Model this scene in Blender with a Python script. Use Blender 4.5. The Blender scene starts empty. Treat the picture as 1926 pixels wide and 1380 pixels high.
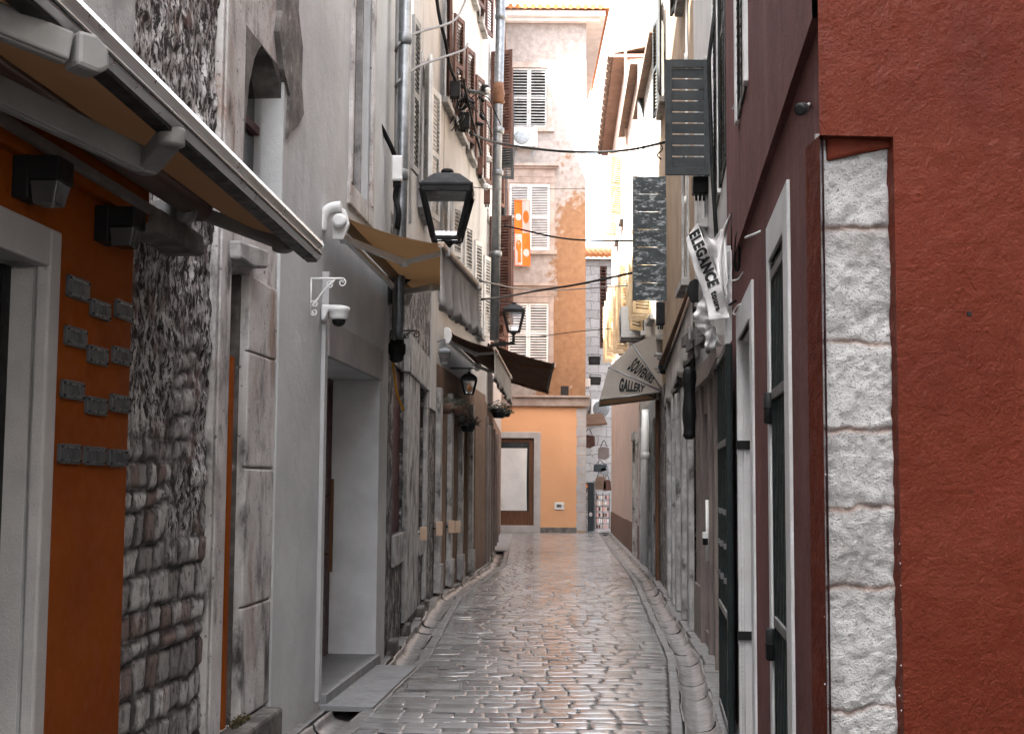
import bpy, bmesh, math, random
import numpy as np
from mathutils import Vector, Matrix
random.seed(7)
rad = math.radians
sc = bpy.context.scene

# ------------------------------------------------------------------ camera
FPX, U0, V0, CAMH = 2500.0, 963.0, 690.0, 1.6
PITCH = math.atan(218 / 2500.0)
ROLL = 0.007
_F = Vector((0, math.cos(PITCH), math.sin(PITCH)))
_U = Vector((0, -math.sin(PITCH), math.cos(PITCH)))
_R = Vector((1, 0, 0))
CR = _R * math.cos(ROLL) + _U * math.sin(ROLL)
CU = _U * math.cos(ROLL) - _R * math.sin(ROLL)
CAM = Vector((0, 0, CAMH))
cam_d = bpy.data.cameras.new('camera')
cam_d.sensor_fit = 'HORIZONTAL'
cam_d.sensor_width = 36
cam_d.lens = FPX / 1926 * 36
cam_d.clip_end = 2000
cam = bpy.data.objects.new('camera', cam_d)
sc.collection.objects.link(cam)
rot = Matrix((CR, CU, -_F)).transposed()
cam.matrix_world = Matrix.Translation(CAM) @ rot.to_4x4()
sc.camera = cam

# ------------------------------------------------------------------ sky and sun
SUN = Vector((-1.0, -0.95, 2.5)).normalized()          # towards the sun
ELEV = math.asin(SUN.z)
AZ = math.atan2(SUN.x, SUN.y)
world = bpy.data.worlds.new('World')
sc.world = world
world.use_nodes = True
wn = world.node_tree.nodes
wl = world.node_tree.links
sky = wn.new('ShaderNodeTexSky')
sky.sky_type = 'NISHITA'
sky.sun_disc = False
sky.sun_elevation = ELEV
sky.sun_rotation = AZ
sky.dust_density = 4.0
sky.air_density = 1.0
sky.ozone_density = 1.0
hs = wn.new('ShaderNodeHueSaturation')
hs.inputs['Saturation'].default_value = 0.30           # hazy, nearly white sky
bg = wn['Background']
bg.inputs['Strength'].default_value = 0.11
wl.new(sky.outputs[0], hs.inputs['Color'])
wl.new(hs.outputs[0], bg.inputs['Color'])
sun_d = bpy.data.lights.new('sun', 'SUN')
sun_d.energy = 5.0
sun_d.angle = rad(0.5)
sun_d.color = (1.0, 0.95, 0.88)
sun = bpy.data.objects.new('sun', sun_d)
sun.rotation_euler = SUN.to_track_quat('Z', 'Y').to_euler()
sun.location = (0, 0, 40)
sc.collection.objects.link(sun)
sc.view_settings.view_transform = 'Standard'
sc.view_settings.look = 'None'
sc.view_settings.gamma = 1
sc.view_settings.exposure = 4.1
sc.cycles.use_denoising = True
sc.cycles.max_bounces = 8
sc.cycles.diffuse_bounces = 3
sc.cycles.glossy_bounces = 3
sc.cycles.transparent_max_bounces = 8
sc.cycles.caustics_reflective = False
sc.cycles.caustics_refractive = False
sc.cycles.sample_clamp_indirect = 6

# ------------------------------------------------------------------ pixel rays
def ray(u, v):
    return _F * FPX + CR * (u - U0) + CU * (V0 - v)
def PD(u, v, y):
    d = ray(u, v)
    return CAM + d * (y / d.y)
def PZ(u, v, z=0.0):
    d = ray(u, v)
    return CAM + d * ((z - CAMH) / d.z)

# ------------------------------------------------------------------ numpy noise
def _hash(ix, iy, seed):
    n = (ix.astype(np.int64) * 374761393 + iy.astype(np.int64) * 668265263 + seed * 1442695041) & 0x7fffffff
    n = ((n ^ (n >> 13)) * 1274126177) & 0x7fffffff
    n = n ^ (n >> 16)
    return (n & 0xffff) / 65535.0
def vnoise(x, y, seed=0):
    ix, iy = np.floor(x), np.floor(y)
    fx, fy = x - ix, y - iy
    fx, fy = fx * fx * (3 - 2 * fx), fy * fy * (3 - 2 * fy)
    a, b = _hash(ix, iy, seed), _hash(ix + 1, iy, seed)
    c, d = _hash(ix, iy + 1, seed), _hash(ix + 1, iy + 1, seed)
    return (a * (1 - fx) + b * fx) * (1 - fy) + (c * (1 - fx) + d * fx) * fy
def fbm(x, y, seed=0, o=4):
    s, a, t = 0, 1, 0
    for i in range(o):
        s = s + a * vnoise(x * 2 ** i, y * 2 ** i, seed + i)
        t += a
        a *= .5
    return s / t

# ------------------------------------------------------------------ mesh builder
class MB:
    def __init__(s):
        s.v, s.f, s.sm = [], [], []
    def add(s, verts, faces, smooth=False):
        b = len(s.v)
        s.v += [Vector(p) for p in verts]
        s.f += [[b + i for i in f] for f in faces]
        s.sm += [smooth] * len(faces)
    def quad(s, a, b, c, d):
        s.add([a, b, c, d], [(0, 1, 2, 3)])
    def prism(s, pts, vec):
        vec = Vector(vec)
        n = len(pts)
        top = [Vector(p) + vec for p in pts]
        fs = [tuple(range(n))[::-1], tuple(range(n, 2 * n))]
        fs += [(i, (i + 1) % n, n + (i + 1) % n, n + i) for i in range(n)]
        s.add(list(pts) + top, fs)
    def box(s, o, ax, ay, az):
        o, ax, ay, az = map(Vector, (o, ax, ay, az))
        s.prism([o, o + ax, o + ax + ay, o + ay], az)
    def cbox(s, c, ax, ay, az):
        c, ax, ay, az = map(Vector, (c, ax, ay, az))
        s.box(c - (ax + ay + az) / 2, ax, ay, az)
    def bar(s, a, b, w, h, up=(0, 0, 1)):
        a, b = Vector(a), Vector(b)
        t = (b - a).normalized()
        x = t.cross(Vector(up)).normalized()
        y = x.cross(t).normalized()
        s.box(a - x * w / 2 - y * h / 2, x * w, y * h, b - a)
    def tube(s, pts, r, n=8, caps=True):
        pts = [Vector(p) for p in pts]
        rs = r if isinstance(r, (list, tuple)) else [r] * len(pts)
        rings = []
        ref = Vector((0.13, 0.31, 0.94))
        for i, p in enumerate(pts):
            t = (pts[min(i + 1, len(pts) - 1)] - pts[max(i - 1, 0)]).normalized()
            if abs(t.dot(ref)) > .95:
                ref = Vector((0.94, 0.2, 0.1))
            x = (ref - t * ref.dot(t)).normalized()
            ref = x
            y = t.cross(x)
            rings.append([p + (x * math.cos(2 * math.pi * k / n) + y * math.sin(2 * math.pi * k / n)) * rs[i] for k in range(n)])
        vs = [q for r_ in rings for q in r_]
        fs = []
        for i in range(len(pts) - 1):
            for k in range(n):
                k2 = (k + 1) % n
                fs.append((i * n + k, i * n + k2, (i + 1) * n + k2, (i + 1) * n + k))
        s.add(vs, fs, True)
        if caps:
            s.add(rings[0], [tuple(range(n))[::-1]])
            s.add(rings[-1], [tuple(range(n))])
    def lathe(s, c, prof, n=16, axis=(0, 0, 1), rot=0, smooth=True):
        c, ax = Vector(c), Vector(axis).normalized()
        x = ax.orthogonal().normalized() if abs(ax.z) < .99 else Vector((1, 0, 0))
        y = ax.cross(x)
        vs = []
        for r, h in prof:
            for k in range(n):
                a = 2 * math.pi * k / n + rot
                vs.append(c + ax * h + (x * math.cos(a) + y * math.sin(a)) * r)
        fs = []
        for i in range(len(prof) - 1):
            for k in range(n):
                k2 = (k + 1) % n
                fs.append((i * n + k, i * n + k2, (i + 1) * n + k2, (i + 1) * n + k))
        fs.append(tuple(range(n))[::-1])
        m = (len(prof) - 1) * n
        fs.append(tuple(m + k for k in range(n)))
        s.add(vs, fs[:-2], smooth)
        s.add(vs[:n], [tuple(range(n))[::-1]])
        s.add(vs[-n:], [tuple(range(n))])
    def grid(s, fn, nu, nv, smooth=True):
        vs = [fn(i / nu, j / nv) for j in range(nv + 1) for i in range(nu + 1)]
        w = nu + 1
        fs = [(j * w + i, j * w + i + 1, (j + 1) * w + i + 1, (j + 1) * w + i) for j in range(nv) for i in range(nu)]
        s.add(vs, fs, smooth)

def root_loc(o):
    while o.parent:
        o = o.parent
    return o.location.copy()
SPLIT = {'kerb_block', 'shop_window', 'rail', 'insulator', 'orange_print', 'stone_pillar', 'pilaster', 'quoin', 'shop_door', 'splice', 'stone_pilaster', 'wire'}
def build(mb, name, mat, parent=None, loc=None, label=None, bevel=0, solid=0, attr=None):
    if name in SPLIT and parent:
        par = list(range(len(mb.v)))
        def find(i):
            while par[i] != i:
                par[i] = par[par[i]]
                i = par[i]
            return i
        seen = {}
        for i, p in enumerate(mb.v):
            k = (round(p.x, 5), round(p.y, 5), round(p.z, 5))
            if k in seen:
                par[find(i)] = find(seen[k])
            else:
                seen[k] = i
        for f in mb.f:
            for i in f[1:]:
                par[find(i)] = find(f[0])
        groups = {}
        for f, sm in zip(mb.f, mb.sm):
            groups.setdefault(find(f[0]), []).append((f, sm))
        if len(groups) > 1:
            o = None
            for g in groups.values():
                sub = MB()
                idx = {}
                for f, sm in g:
                    for i in f:
                        if i not in idx:
                            idx[i] = len(sub.v)
                            sub.v.append(mb.v[i])
                    sub.f.append([idx[i] for i in f])
                    sub.sm.append(sm)
                SPLIT.discard(name)
                o = build(sub, name, mat, parent, loc, label, bevel, solid)
                SPLIT.add(name)
            return o
    base = root_loc(parent) if parent else Vector(loc or (0, 0, 0))
    me = bpy.data.meshes.new(name)
    me.from_pydata([tuple(p - base) for p in mb.v], [], mb.f)
    me.polygons.foreach_set('use_smooth', mb.sm)
    me.update()
    bm = bmesh.new()
    bm.from_mesh(me)
    if attr is None:
        bmesh.ops.remove_doubles(bm, verts=bm.verts, dist=1e-5)
    bmesh.ops.recalc_face_normals(bm, faces=bm.faces)
    bm.to_mesh(me)
    bm.free()
    if attr:
        for k, vals in attr.items():
            a = me.attributes.new(k, 'FLOAT', 'POINT')
            a.data.foreach_set('value', vals)
    me.materials.append(mat)
    o = bpy.data.objects.new(name, me)
    sc.collection.objects.link(o)
    if parent:
        o.parent = parent
    else:
        o.location = base
    if label:
        o['label'] = label
    if bevel:
        m = o.modifiers.new('bevel', 'BEVEL')
        m.width = bevel
        m.segments = 2
        m.limit_method = 'ANGLE'
        m.angle_limit = rad(40)
        m.harden_normals = False
    if solid:
        m = o.modifiers.new('solid', 'SOLIDIFY')
        m.thickness = solid
        m.offset = 0
    return o
def thing(name, label, cat, loc, group=None):
    o = bpy.data.objects.new(name, None)
    sc.collection.objects.link(o)
    o.location = loc
    o.empty_display_size = .1
    o['label'], o['category'] = label, cat
    if group:
        o['group'] = group
    return o
def solo(mb, name, mat, label, cat, group=None, bevel=0, solid=0, loc=None):
    if loc is None:
        n = len(mb.v)
        loc = (sum(p.x for p in mb.v) / n, sum(p.y for p in mb.v) / n, min(p.z for p in mb.v))
    o = build(mb, name, mat, None, loc, label, bevel, solid)
    o['category'] = cat
    if group:
        o['group'] = group
    return o
def struct(mb, name, mat, kind='structure', attr=None):
    o = build(mb, name, mat, attr=attr)
    o['kind'] = kind
    return o
def dup(root, loc, label, group=None):
    r = root.copy()
    sc.collection.objects.link(r)
    r.location = loc
    r['label'] = label
    if group:
        r['group'] = group
    for ch in list(root.children):
        c = ch.copy()
        sc.collection.objects.link(c)
        c.parent = r
        for g in ch.children:
            d = g.copy()
            sc.collection.objects.link(d)
            d.parent = c
    return r

# ------------------------------------------------------------------ materials
def lin(c):
    return tuple(c) + (1.0,)
class NT:
    def __init__(s, name):
        s.m = bpy.data.materials.new(name)
        s.m.use_nodes = True
        s.t = s.m.node_tree
        s.b = s.t.nodes['Principled BSDF']
        s.tc = s.n('ShaderNodeTexCoord')
    def n(s, t, **k):
        o = s.t.nodes.new(t)
        for a, b in k.items():
            setattr(o, a, b)
        return o
    def l(s, a, b):
        s.t.links.new(a, b)
    def coords(s, stretch=(1, 1, 1), rotx=0, swap=None):
        mp = s.n('ShaderNodeMapping')
        mp.inputs['Scale'].default_value = stretch
        s.l(s.tc.outputs['Object'], mp.inputs['Vector'])
        return mp.outputs[0]
    def noise(s, scale, detail=5, rough=.55, stretch=(1, 1, 1), dist=0, seed=0):
        n = s.n('ShaderNodeTexNoise')
        n.noise_dimensions = '4D'
        n.inputs['W'].default_value = seed
        n.inputs['Scale'].default_value = scale
        n.inputs['Detail'].default_value = detail
        n.inputs['Roughness'].default_value = rough
        n.inputs['Distortion'].default_value = dist
        s.l(s.coords(stretch), n.inputs['Vector'])
        return n.outputs['Fac']
    def ramp(s, fac, lo, hi, a=0.0, b=1.0):
        r = s.n('ShaderNodeMapRange')
        r.interpolation_type = 'SMOOTHSTEP'
        r.inputs['From Min'].default_value = lo
        r.inputs['From Max'].default_value = hi
        r.inputs['To Min'].default_value = a
        r.inputs['To Max'].default_value = b
        s.l(fac, r.inputs['Value'])
        return r.outputs[0]
    def mix(s, fac, a, b):
        m = s.n('ShaderNodeMix', data_type='RGBA')
        if isinstance(fac, float):
            m.inputs[0].default_value = fac
        else:
            s.l(fac, m.inputs[0])
        for i, c in ((6, a), (7, b)):
            if isinstance(c, tuple):
                m.inputs[i].default_value = lin(c)
            else:
                s.l(c, m.inputs[i])
        return m.outputs[2]
    def math(s, op, a, b):
        m = s.n('ShaderNodeMath', operation=op)
        for i, c in ((0, a), (1, b)):
            if isinstance(c, (int, float)):
                m.inputs[i].default_value = c
            else:
                s.l(c, m.inputs[i])
        return m.outputs[0]
    def attr(s, name):
        a = s.n('ShaderNodeAttribute')
        a.attribute_name = name
        return a.outputs['Fac']
    def bump(s, h, dist=.01, strength=1.0, prev=None):
        b = s.n('ShaderNodeBump')
        b.inputs['Distance'].default_value = dist
        b.inputs['Strength'].default_value = strength
        s.l(h, b.inputs['Height'])
        if prev is not None:
            s.l(prev, b.inputs['Normal'])
        s.l(b.outputs[0], s.b.inputs['Normal'])
        return b.outputs[0]
_seed = [0]
def mat(name, c1, c2=None, sc_=2.5, lo=.35, hi=.65, rough=.85, bump=.004, bsc=50, layers=(), spec=.3, metal=0.0, stretch=(1, 1, 1), rvar=.1, bump2=.0):
    """layers: (colour, scale, lo, hi, stretch)"""
    t = NT(name)
    _seed[0] += 3.7
    sd = _seed[0]
    c2 = c2 or tuple(x * .8 for x in c1)
    col = t.mix(t.ramp(t.noise(sc_, 6, .6, stretch, 0, sd), lo, hi), tuple(c1), tuple(c2))
    for i, L in enumerate(layers):
        st = L[4] if len(L) > 4 else (1, 1, 1)
        col = t.mix(t.ramp(t.noise(L[1], 8, .65, st, .3, sd + 11 + i * 5), L[2], L[3]), col, tuple(L[0]))
    t.l(col, t.b.inputs['Base Color'])
    rn = t.noise(bsc * .3, 4, .5, (1, 1, 1), 0, sd + 50)
    t.l(t.ramp(rn, .3, .7, max(rough - rvar, .02), min(rough + rvar, 1)), t.b.inputs['Roughness'])
    t.b.inputs['Specular IOR Level'].default_value = spec
    t.b.inputs['Metallic'].default_value = metal
    pv = None
    if bump2:
        pv = t.bump(t.noise(bsc * .12, 4, .6, stretch, .2, sd + 71), bump2)
    if bump:
        t.bump(t.noise(bsc, 5, .6, (1, 1, 1), 0, sd + 70), bump, prev=pv)
    return t.m

VS = (1, 1, .12)     # vertical streaks
VS2 = (1, 1, .3)
m_grey = mat('grey_plaster', (.53, .54, .54), (.42, .43, .43), 1.6, .3, .7, .9, .003, 90, [((.33, .335, .34), 3, .55, .8, VS), ((.58, .585, .58), 1.1, .55, .8, VS2)], bump2=.006)
m_grey2 = mat('pale_plaster', (.48, .47, .46), (.38, .375, .37), 1.3, .3, .7, .9, .004, 60, [((.24, .215, .20), 3, .55, .8, VS), ((.30, .2, .15), 1.7, .66, .8)], bump2=.006)
m_upper = mat('streaked_plaster', (.36, .36, .36), (.24, .24, .24), 4, .35, .65, .9, .004, 60, [((.15, .15, .15), 4, .5, .7, VS)], bump2=.006)
m_orange = mat('orange_paint', (.235, .053, .0035), (.18, .037, .0025), 1.8, .3, .7, .75, .002, 60, [((.17, .036, .005), 3, .55, .85, VS)], spec=.12)
m_red = mat('red_stucco', (.112, .0165, .005), (.085, .0118, .0035), 1.2, .3, .75, .6, .006, 85, [((.125, .024, .011), 1.6, .52, .78), ((.045, .006, .003), 1.1, .52, .78, VS2), ((.13, .034, .02), 7, .64, .8), ((.035, .006, .004), 14, .68, .78)], spec=.2, bump2=.014)
m_red_side = mat('skylit_dusty_red_stucco', (.145, .055, .05), (.10, .036, .034), 2.2, .3, .7, .9, .003, 80, [((.23, .105, .09), 3.2, .5, .8, VS), ((.075, .024, .022), 2.2, .58, .85, VS)], spec=.2, bump2=.006)  # same paint as the front; cool reflected light and dust in the colour
m_white = mat('white_trim', (.62, .62, .62), (.5, .5, .5), 3, .3, .7, .85, .004, 60, [((.3, .29, .28), 8, .66, .8)])
m_framegrey = mat('grey_frame_plaster', (.42, .40, .39), (.33, .32, .315), 3, .3, .7, .9, .004, 110, bump2=.003)
m_stone = mat('pale_limestone', (.58, .565, .55), (.42, .40, .385), 3, .35, .65, .88, .006, 40, [((.26, .17, .13), 2.2, .54, .70, (1, 1, .5)), ((.055, .05, .048), 4, .47, .70, (1.3, 1.3, .55)), ((.10, .085, .08), 26, .60, .66)], bump2=.012)
m_stone2 = mat('grey_stone', (.40, .39, .38), (.25, .245, .24), 5, .38, .62, .85, .005, 60, [((.06, .056, .054), 5, .52, .66, (1, 1, .5))], bump2=.008)
m_darkstone = mat('stained_stone', (.17, .155, .145), (.07, .065, .06), 6, .35, .62, .85, .008, 40, [((.36, .34, .32), 9, .58, .72)], bump2=.015)
m_roughdark = mat('rough_grey_masonry', (.26, .245, .24), (.085, .078, .075), 7, .42, .58, .9, .012, 26, [((.03, .027, .026), 6, .46, .56), ((.46, .45, .44), 12, .58, .66)], bump2=.03)
m_iron = mat('black_iron', (.009, .0095, .010), (.016, .016, .017), 6, .4, .6, .55, .001, 90, spec=.16)
m_darkgreen = mat('dark_green_paint', (.008, .013, .013), (.014, .020, .019), 5, .4, .7, .5, .001, 60, [((.05, .045, .035), 12, .7, .8)], spec=.18)
m_dgwood = mat('weathered_dark_wood', (.045, .055, .06), (.028, .034, .037), 6, .35, .65, .75, .003, 70, [((.25, .27, .28), 9, .50, .60, (1.0, 1.0, 2.6))], bump2=.004)
m_lou = mat('dark_louvre_paint', (.022, .026, .028), (.036, .04, .042), 5, .35, .65, .7, .002, 60, [((.16, .17, .17), 10, .62, .8, (.5, .5, 2.2))])
m_brown = mat('brown_shutter_paint', (.10, .045, .032), (.065, .03, .022), 6, .35, .65, .7, .002, 60)
m_wshut = mat('white_shutter_paint', (.62, .61, .59), (.48, .47, .46), 4, .4, .7, .75, .002, 60, [((.25, .23, .21), 9, .62, .76, (1, 1, .4))])
m_oshut = mat('flaking_shutter_paint', (.36, .355, .345), (.24, .235, .225), 5, .35, .65, .85, .003, 60, [((.13, .12, .11), 9, .54, .66, (.5, 1, 2.5))])
m_woodred = mat('dark_red_wood', (.06, .010, .010), (.035, .006, .007), 5, .3, .7, .5, .001, 40, stretch=(1, 1, .1))
m_wood = mat('brown_wood', (.13, .056, .025), (.07, .03, .014), 6, .3, .7, .55, .002, 40, stretch=(6, 6, .4))
def translucent(m, col, f=.5):
    t = m.node_tree
    tr = t.nodes.new('ShaderNodeBsdfTranslucent')
    tr.inputs['Color'].default_value = lin(col)
    mx = t.nodes.new('ShaderNodeMixShader')
    mx.inputs[0].default_value = f
    t.links.new(t.nodes['Principled BSDF'].outputs[0], mx.inputs[1])
    t.links.new(tr.outputs[0], mx.inputs[2])
    t.links.new(mx.outputs[0], t.nodes['Material Output'].inputs['Surface'])
    return m
m_fabric = mat('brown_awning_fabric', (.30, .205, .135), (.25, .165, .105), 2, .3, .7, .9, .0015, 220, [((.19, .12, .075), 1.5, .6, .85)], spec=.1)
m_fabric2 = mat('dark_brown_awning_fabric', (.12, .07, .045), (.085, .048, .032), 2, .3, .7, .9, .0015, 220, spec=.1)
m_valance = mat('grey_valance_fabric', (.40, .38, .36), (.30, .28, .265), 4, .3, .7, .9, .0015, 200, [((.2, .18, .165), 5, .55, .8, VS)], spec=.1)
m_canvas = mat('dirty_white_canvas', (.56, .53, .49), (.44, .41, .37), 2.6, .35, .65, .9, .0015, 160, [((.28, .24, .20), 3.5, .58, .8, VS2)], spec=.1)
translucent(m_fabric, (.30, .21, .14), .42)
m_fabric_tan = translucent(mat('tan_awning_fabric', (.36, .27, .19), (.31, .23, .155), 2, .3, .7, .9, .0015, 220, [((.25, .18, .12), 1.5, .6, .85)], spec=.1), (.42, .31, .2), .55)
translucent(m_canvas, (.62, .46, .30), .4)
m_cloth = mat('white_banner_cloth', (.66, .65, .64), (.56, .55, .54), 5, .3, .7, .85, .001, 180, spec=.15)
m_alu = mat('pale_aluminium', (.62, .62, .62), (.60, .60, .60), 3, .3, .7, .30, 0, 60, spec=.5, metal=.85, rvar=.03)
m_steel = mat('galvanised_steel', (.20, .21, .22), (.14, .15, .155), 14, .35, .65, .42, .0006, 60, metal=.7)
m_armgrey = mat('grey_cast_arm', (.18, .175, .172), (.14, .136, .133), 5, .3, .7, .5, .0008, 80, [((.10, .09, .085), 16, .66, .76)], spec=.4)
m_roller = mat('brown_roller_cloth', (.16, .115, .095), (.12, .085, .07), 2, .3, .7, .85, .002, 40, spec=.1)
m_plastic = mat('white_plastic', (.68, .68, .67), (.6, .6, .59), 5, .3, .7, .45, .0005, 60, spec=.45)
m_greyplastic = mat('grey_plastic', (.36, .355, .35), (.3, .3, .3), 5, .3, .7, .55, .0005, 60, spec=.4)
m_blackplastic = mat('black_plastic', (.008, .008, .009), (.014, .014, .014), 5, .3, .7, .5, .0005, 60, spec=.15)
m_cable = mat('black_cable', (.008, .008, .009), (.016, .016, .016), 8, .3, .7, .7, .0003, 60, spec=.1)
m_cablegrey = mat('grey_cable', (.10, .10, .10), (.14, .14, .135), 8, .3, .7, .6, .0003, 60, spec=.15)
m_yellow = mat('yellow_hose', (.45, .22, .02), (.35, .16, .015), 5, .3, .7, .6, .0003, 60)
m_letter = mat('black_lettering', (.015, .015, .016), (.03, .03, .03), 9, .4, .7, .8, .0003, 60)
m_letterw = mat('white_lettering', (.65, .65, .65), (.6, .6, .6), 9, .4, .7, .7, .0003, 60)
m_plaque = mat('dark_pewter', (.085, .092, .098), (.055, .06, .066), 9, .35, .65, .4, .0006, 120, spec=.5, metal=.2)
m_plaquehi = mat('polished_pewter', (.22, .235, .25), (.16, .17, .18), 20, .35, .65, .3, .0004, 120, metal=.7)
m_litedge = mat('lit_edge_grey', (.42, .42, .42), (.36, .36, .36), 4, .3, .7, .6, .0008, 60)  # pale tone of the lit doorframe edge
m_lampglass = mat('smoked_lamp_glass', (.05, .052, .055), (.04, .04, .042), 5, .3, .7, .15, 0, 60, spec=.5)
m_tile = mat('terracotta_tile', (.42, .17, .06), (.32, .11, .04), 6, .35, .65, .85, .004, 40, [((.55, .33, .18), 5, .6, .75)])
m_rooftile = mat('old_roof_tile', (.17, .115, .085), (.11, .075, .06), 6, .35, .65, .9, .004, 40)
m_soffit = mat('brown_soffit', (.24, .15, .11), (.18, .11, .08), 3, .3, .7, .85, .003, 40)
m_pink = mat('pink_plaster', (.55, .43, .37), (.47, .36, .31), 1.6, .3, .7, .88, .003, 70, [((.26, .16, .12), 3, .55, .8, VS)], bump2=.005)
m_plinth = mat('brown_plinth_paint', (.17, .10, .075), (.12, .07, .052), 3, .3, .7, .85, .003, 60, [((.25, .17, .14), 4, .58, .8, VS)])
m_shopbrown = mat('taupe_panel_paint', (.20, .165, .15), (.15, .125, .115), 3, .3, .7, .6, .001, 60, [((.1, .08, .07), 5, .6, .8, VS)])
m_bluegrey = mat('blue_grey_plaster', (.29, .30, .31), (.22, .23, .24), 2, .3, .7, .88, .003, 70, [((.15, .155, .16), 4, .55, .8, VS)], bump2=.005)
m_peach = mat('peach_paint', (.62, .34, .18), (.58, .315, .165), 1.2, .3, .7, .8, .0015, 60, [((.45, .2, .09), 6, .7, .85)])
m_tan = mat('tan_plaster', (.19, .125, .09), (.13, .085, .06), 2, .3, .7, .88, .003, 60)
m_paper = mat('white_paper', (.66, .66, .65), (.6, .6, .59), 3, .3, .7, .8, .002, 20, bump2=.02)
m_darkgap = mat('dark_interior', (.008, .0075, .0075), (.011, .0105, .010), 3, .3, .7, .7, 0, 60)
m_pane = mat('dark_window_glass', (.018, .021, .024), (.012, .013, .015), 3, .3, .7, .08, 0, 60, spec=.5)
m_sheetorange = mat('orange_print_cloth', (.75, .13, .015), (.68, .10, .012), 3, .3, .7, .85, .001, 160)
m_sheetpink = mat('pink_print_cloth', (.68, .36, .33), (.62, .3, .28), 3, .3, .7, .85, .001, 160)
m_leaf = mat('pot_plant_leaves', (.05, .055, .04), (.09, .09, .075), 9, .35, .65, .6, .001, 60)
m_pot = mat('brown_clay_pot', (.13, .075, .055), (.09, .05, .038), 5, .3, .7, .85, .002, 60)
m_board = mat('pale_wooden_board', (.58, .43, .32), (.50, .36, .26), 5, .3, .7, .6, .001, 40, stretch=(1, 1, .2))
m_sign = mat('dark_slate_panel', (.035, .048, .055), (.03, .04, .046), 5, .3, .7, .45, .0005, 60)
m_dot = mat('orange_enamel', (.8, .27, .02), (.75, .24, .02), 5, .3, .7, .4, 0, 60)
m_soil = mat('moss', (.04, .035, .015), (.07, .055, .02), 30, .3, .7, .95, .01, 60)
m_rust = mat('rusted_iron', (.15, .07, .035), (.09, .045, .025), 12, .3, .7, .8, .002, 60)
m_rod = mat('pale_wooden_rod', (.55, .43, .34), (.46, .35, .27), 5, .3, .7, .5, .001, 40)

def glass_mat():
    t = NT('clear_lantern_glass')
    tr = t.n('ShaderNodeBsdfTransparent')
    gl = t.n('ShaderNodeBsdfGlossy')
    gl.inputs['Roughness'].default_value = .05
    mx = t.n('ShaderNodeMixShader')
    mx.inputs[0].default_value = .1
    t.l(tr.outputs[0], mx.inputs[1])
    t.l(gl.outputs[0], mx.inputs[2])
    t.l(mx.outputs[0], t.t.nodes['Material Output'].inputs['Surface'])
    return t.m
m_glass = glass_mat()

def rubble_mat():
    t = NT('rubble_stone')
    n1 = t.noise(13, 10, .78, (1, 1, .5), .5, 2)
    n2 = t.noise(34, 6, .7, (1, 1, .4), .2, 9)
    n3 = t.noise(4.5, 6, .65, (1, 1, .5), .4, 31)
    n4 = t.noise(1.6, 5, .6, (1, 1, .6), .3, 61)
    col = t.mix(t.ramp(n1, .40, .60), (.82, .81, .80), (.20, .18, .175))
    col = t.mix(t.ramp(n2, .47, .54), col, (.04, .034, .033))
    col = t.mix(t.ramp(n3, .55, .66), col, (.20, .125, .105))
    col = t.mix(t.ramp(n1, .34, .42, 1.0, 0.0), col, (.78, .77, .76))
    col = t.mix(t.ramp(n4, .54, .68, 0, .75), col, (.06, .052, .05))
    up = t.attr('upper')
    rn = t.attr('rnd')
    st = t.mix(t.ramp(rn, 0, 1), (.30, .285, .28), (.74, .73, .72))
    st = t.mix(t.ramp(rn, .80, .84), st, (.27, .20, .18))
    st = t.mix(t.ramp(n1, .46, .62, 0, .8), st, (.17, .155, .15))
    st = t.mix(t.ramp(n2, .54, .62, 0, .8), st, (.07, .062, .06))
    col = t.mix(up, st, col)
    col = t.mix(t.attr('mortar'), col, (.035, .03, .029))
    t.l(col, t.b.inputs['Base Color'])
    t.b.inputs['Roughness'].default_value = .9
    t.b.inputs['Specular IOR Level'].default_value = .2
    p = t.bump(n1, .03)
    p = t.bump(n2, .014, prev=p)
    t.bump(t.noise(70, 5, .65, (1, 1, 1), 0, 5), .006, prev=p)
    return t.m
m_rubble = rubble_mat()
def pier_mat():
    t = NT('tooled_white_stone')
    n1 = t.noise(9, 6, .6, (1, 1, 1), .2, 2)
    n2 = t.noise(120, 4, .65, (1, 1, 1.3), 0, 9)
    n3 = t.noise(5, 6, .6, (1, 1, 1), .5, 33)
    col = t.mix(t.ramp(n1, .35, .68), (.50, .495, .49), (.36, .35, .345))
    col = t.mix(t.ramp(n2, .54, .66), col, (.17, .16, .155))
    col = t.mix(t.ramp(t.noise(2.2, 5, .6, (1, 1, 1.6), .3, 55), .50, .75), col, (.30, .285, .275))
    col = t.mix(t.ramp(n3, .66, .76), col, (.40, .29, .235))
    col = t.mix(t.attr('mortar'), col, (.26, .19, .165))
    t.l(col, t.b.inputs['Base Color'])
    t.b.inputs['Roughness'].default_value = .9
    t.b.inputs['Specular IOR Level'].default_value = .2
    p = t.bump(t.noise(26, 7, .72, (1, 1, 1), .2, 71), .009)
    t.bump(n2, .010, prev=p)
    return t.m
m_pier = pier_mat()
m_sunwarm = mat('sunglow_ochre_plaster', (.34, .25, .175), (.25, .18, .12), 2, .3, .7, .9, .004, 60, [((.2, .12, .07), 3, .55, .8, VS)], bump2=.006)  # ochre base holds the orange of the sunlit wall top
m_cream = mat('cream_plaster', (.47, .44, .40), (.38, .355, .32), 2, .3, .7, .9, .004, 60, [((.3, .22, .14), 3, .58, .8, VS)], bump2=.006)
m_sunglow = mat('sunglow_shutter_paint', (.46, .35, .22), (.36, .26, .15), 5, .35, .65, .75, .002, 60)  # white shutters with the warm sun glow put into their colour
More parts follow.
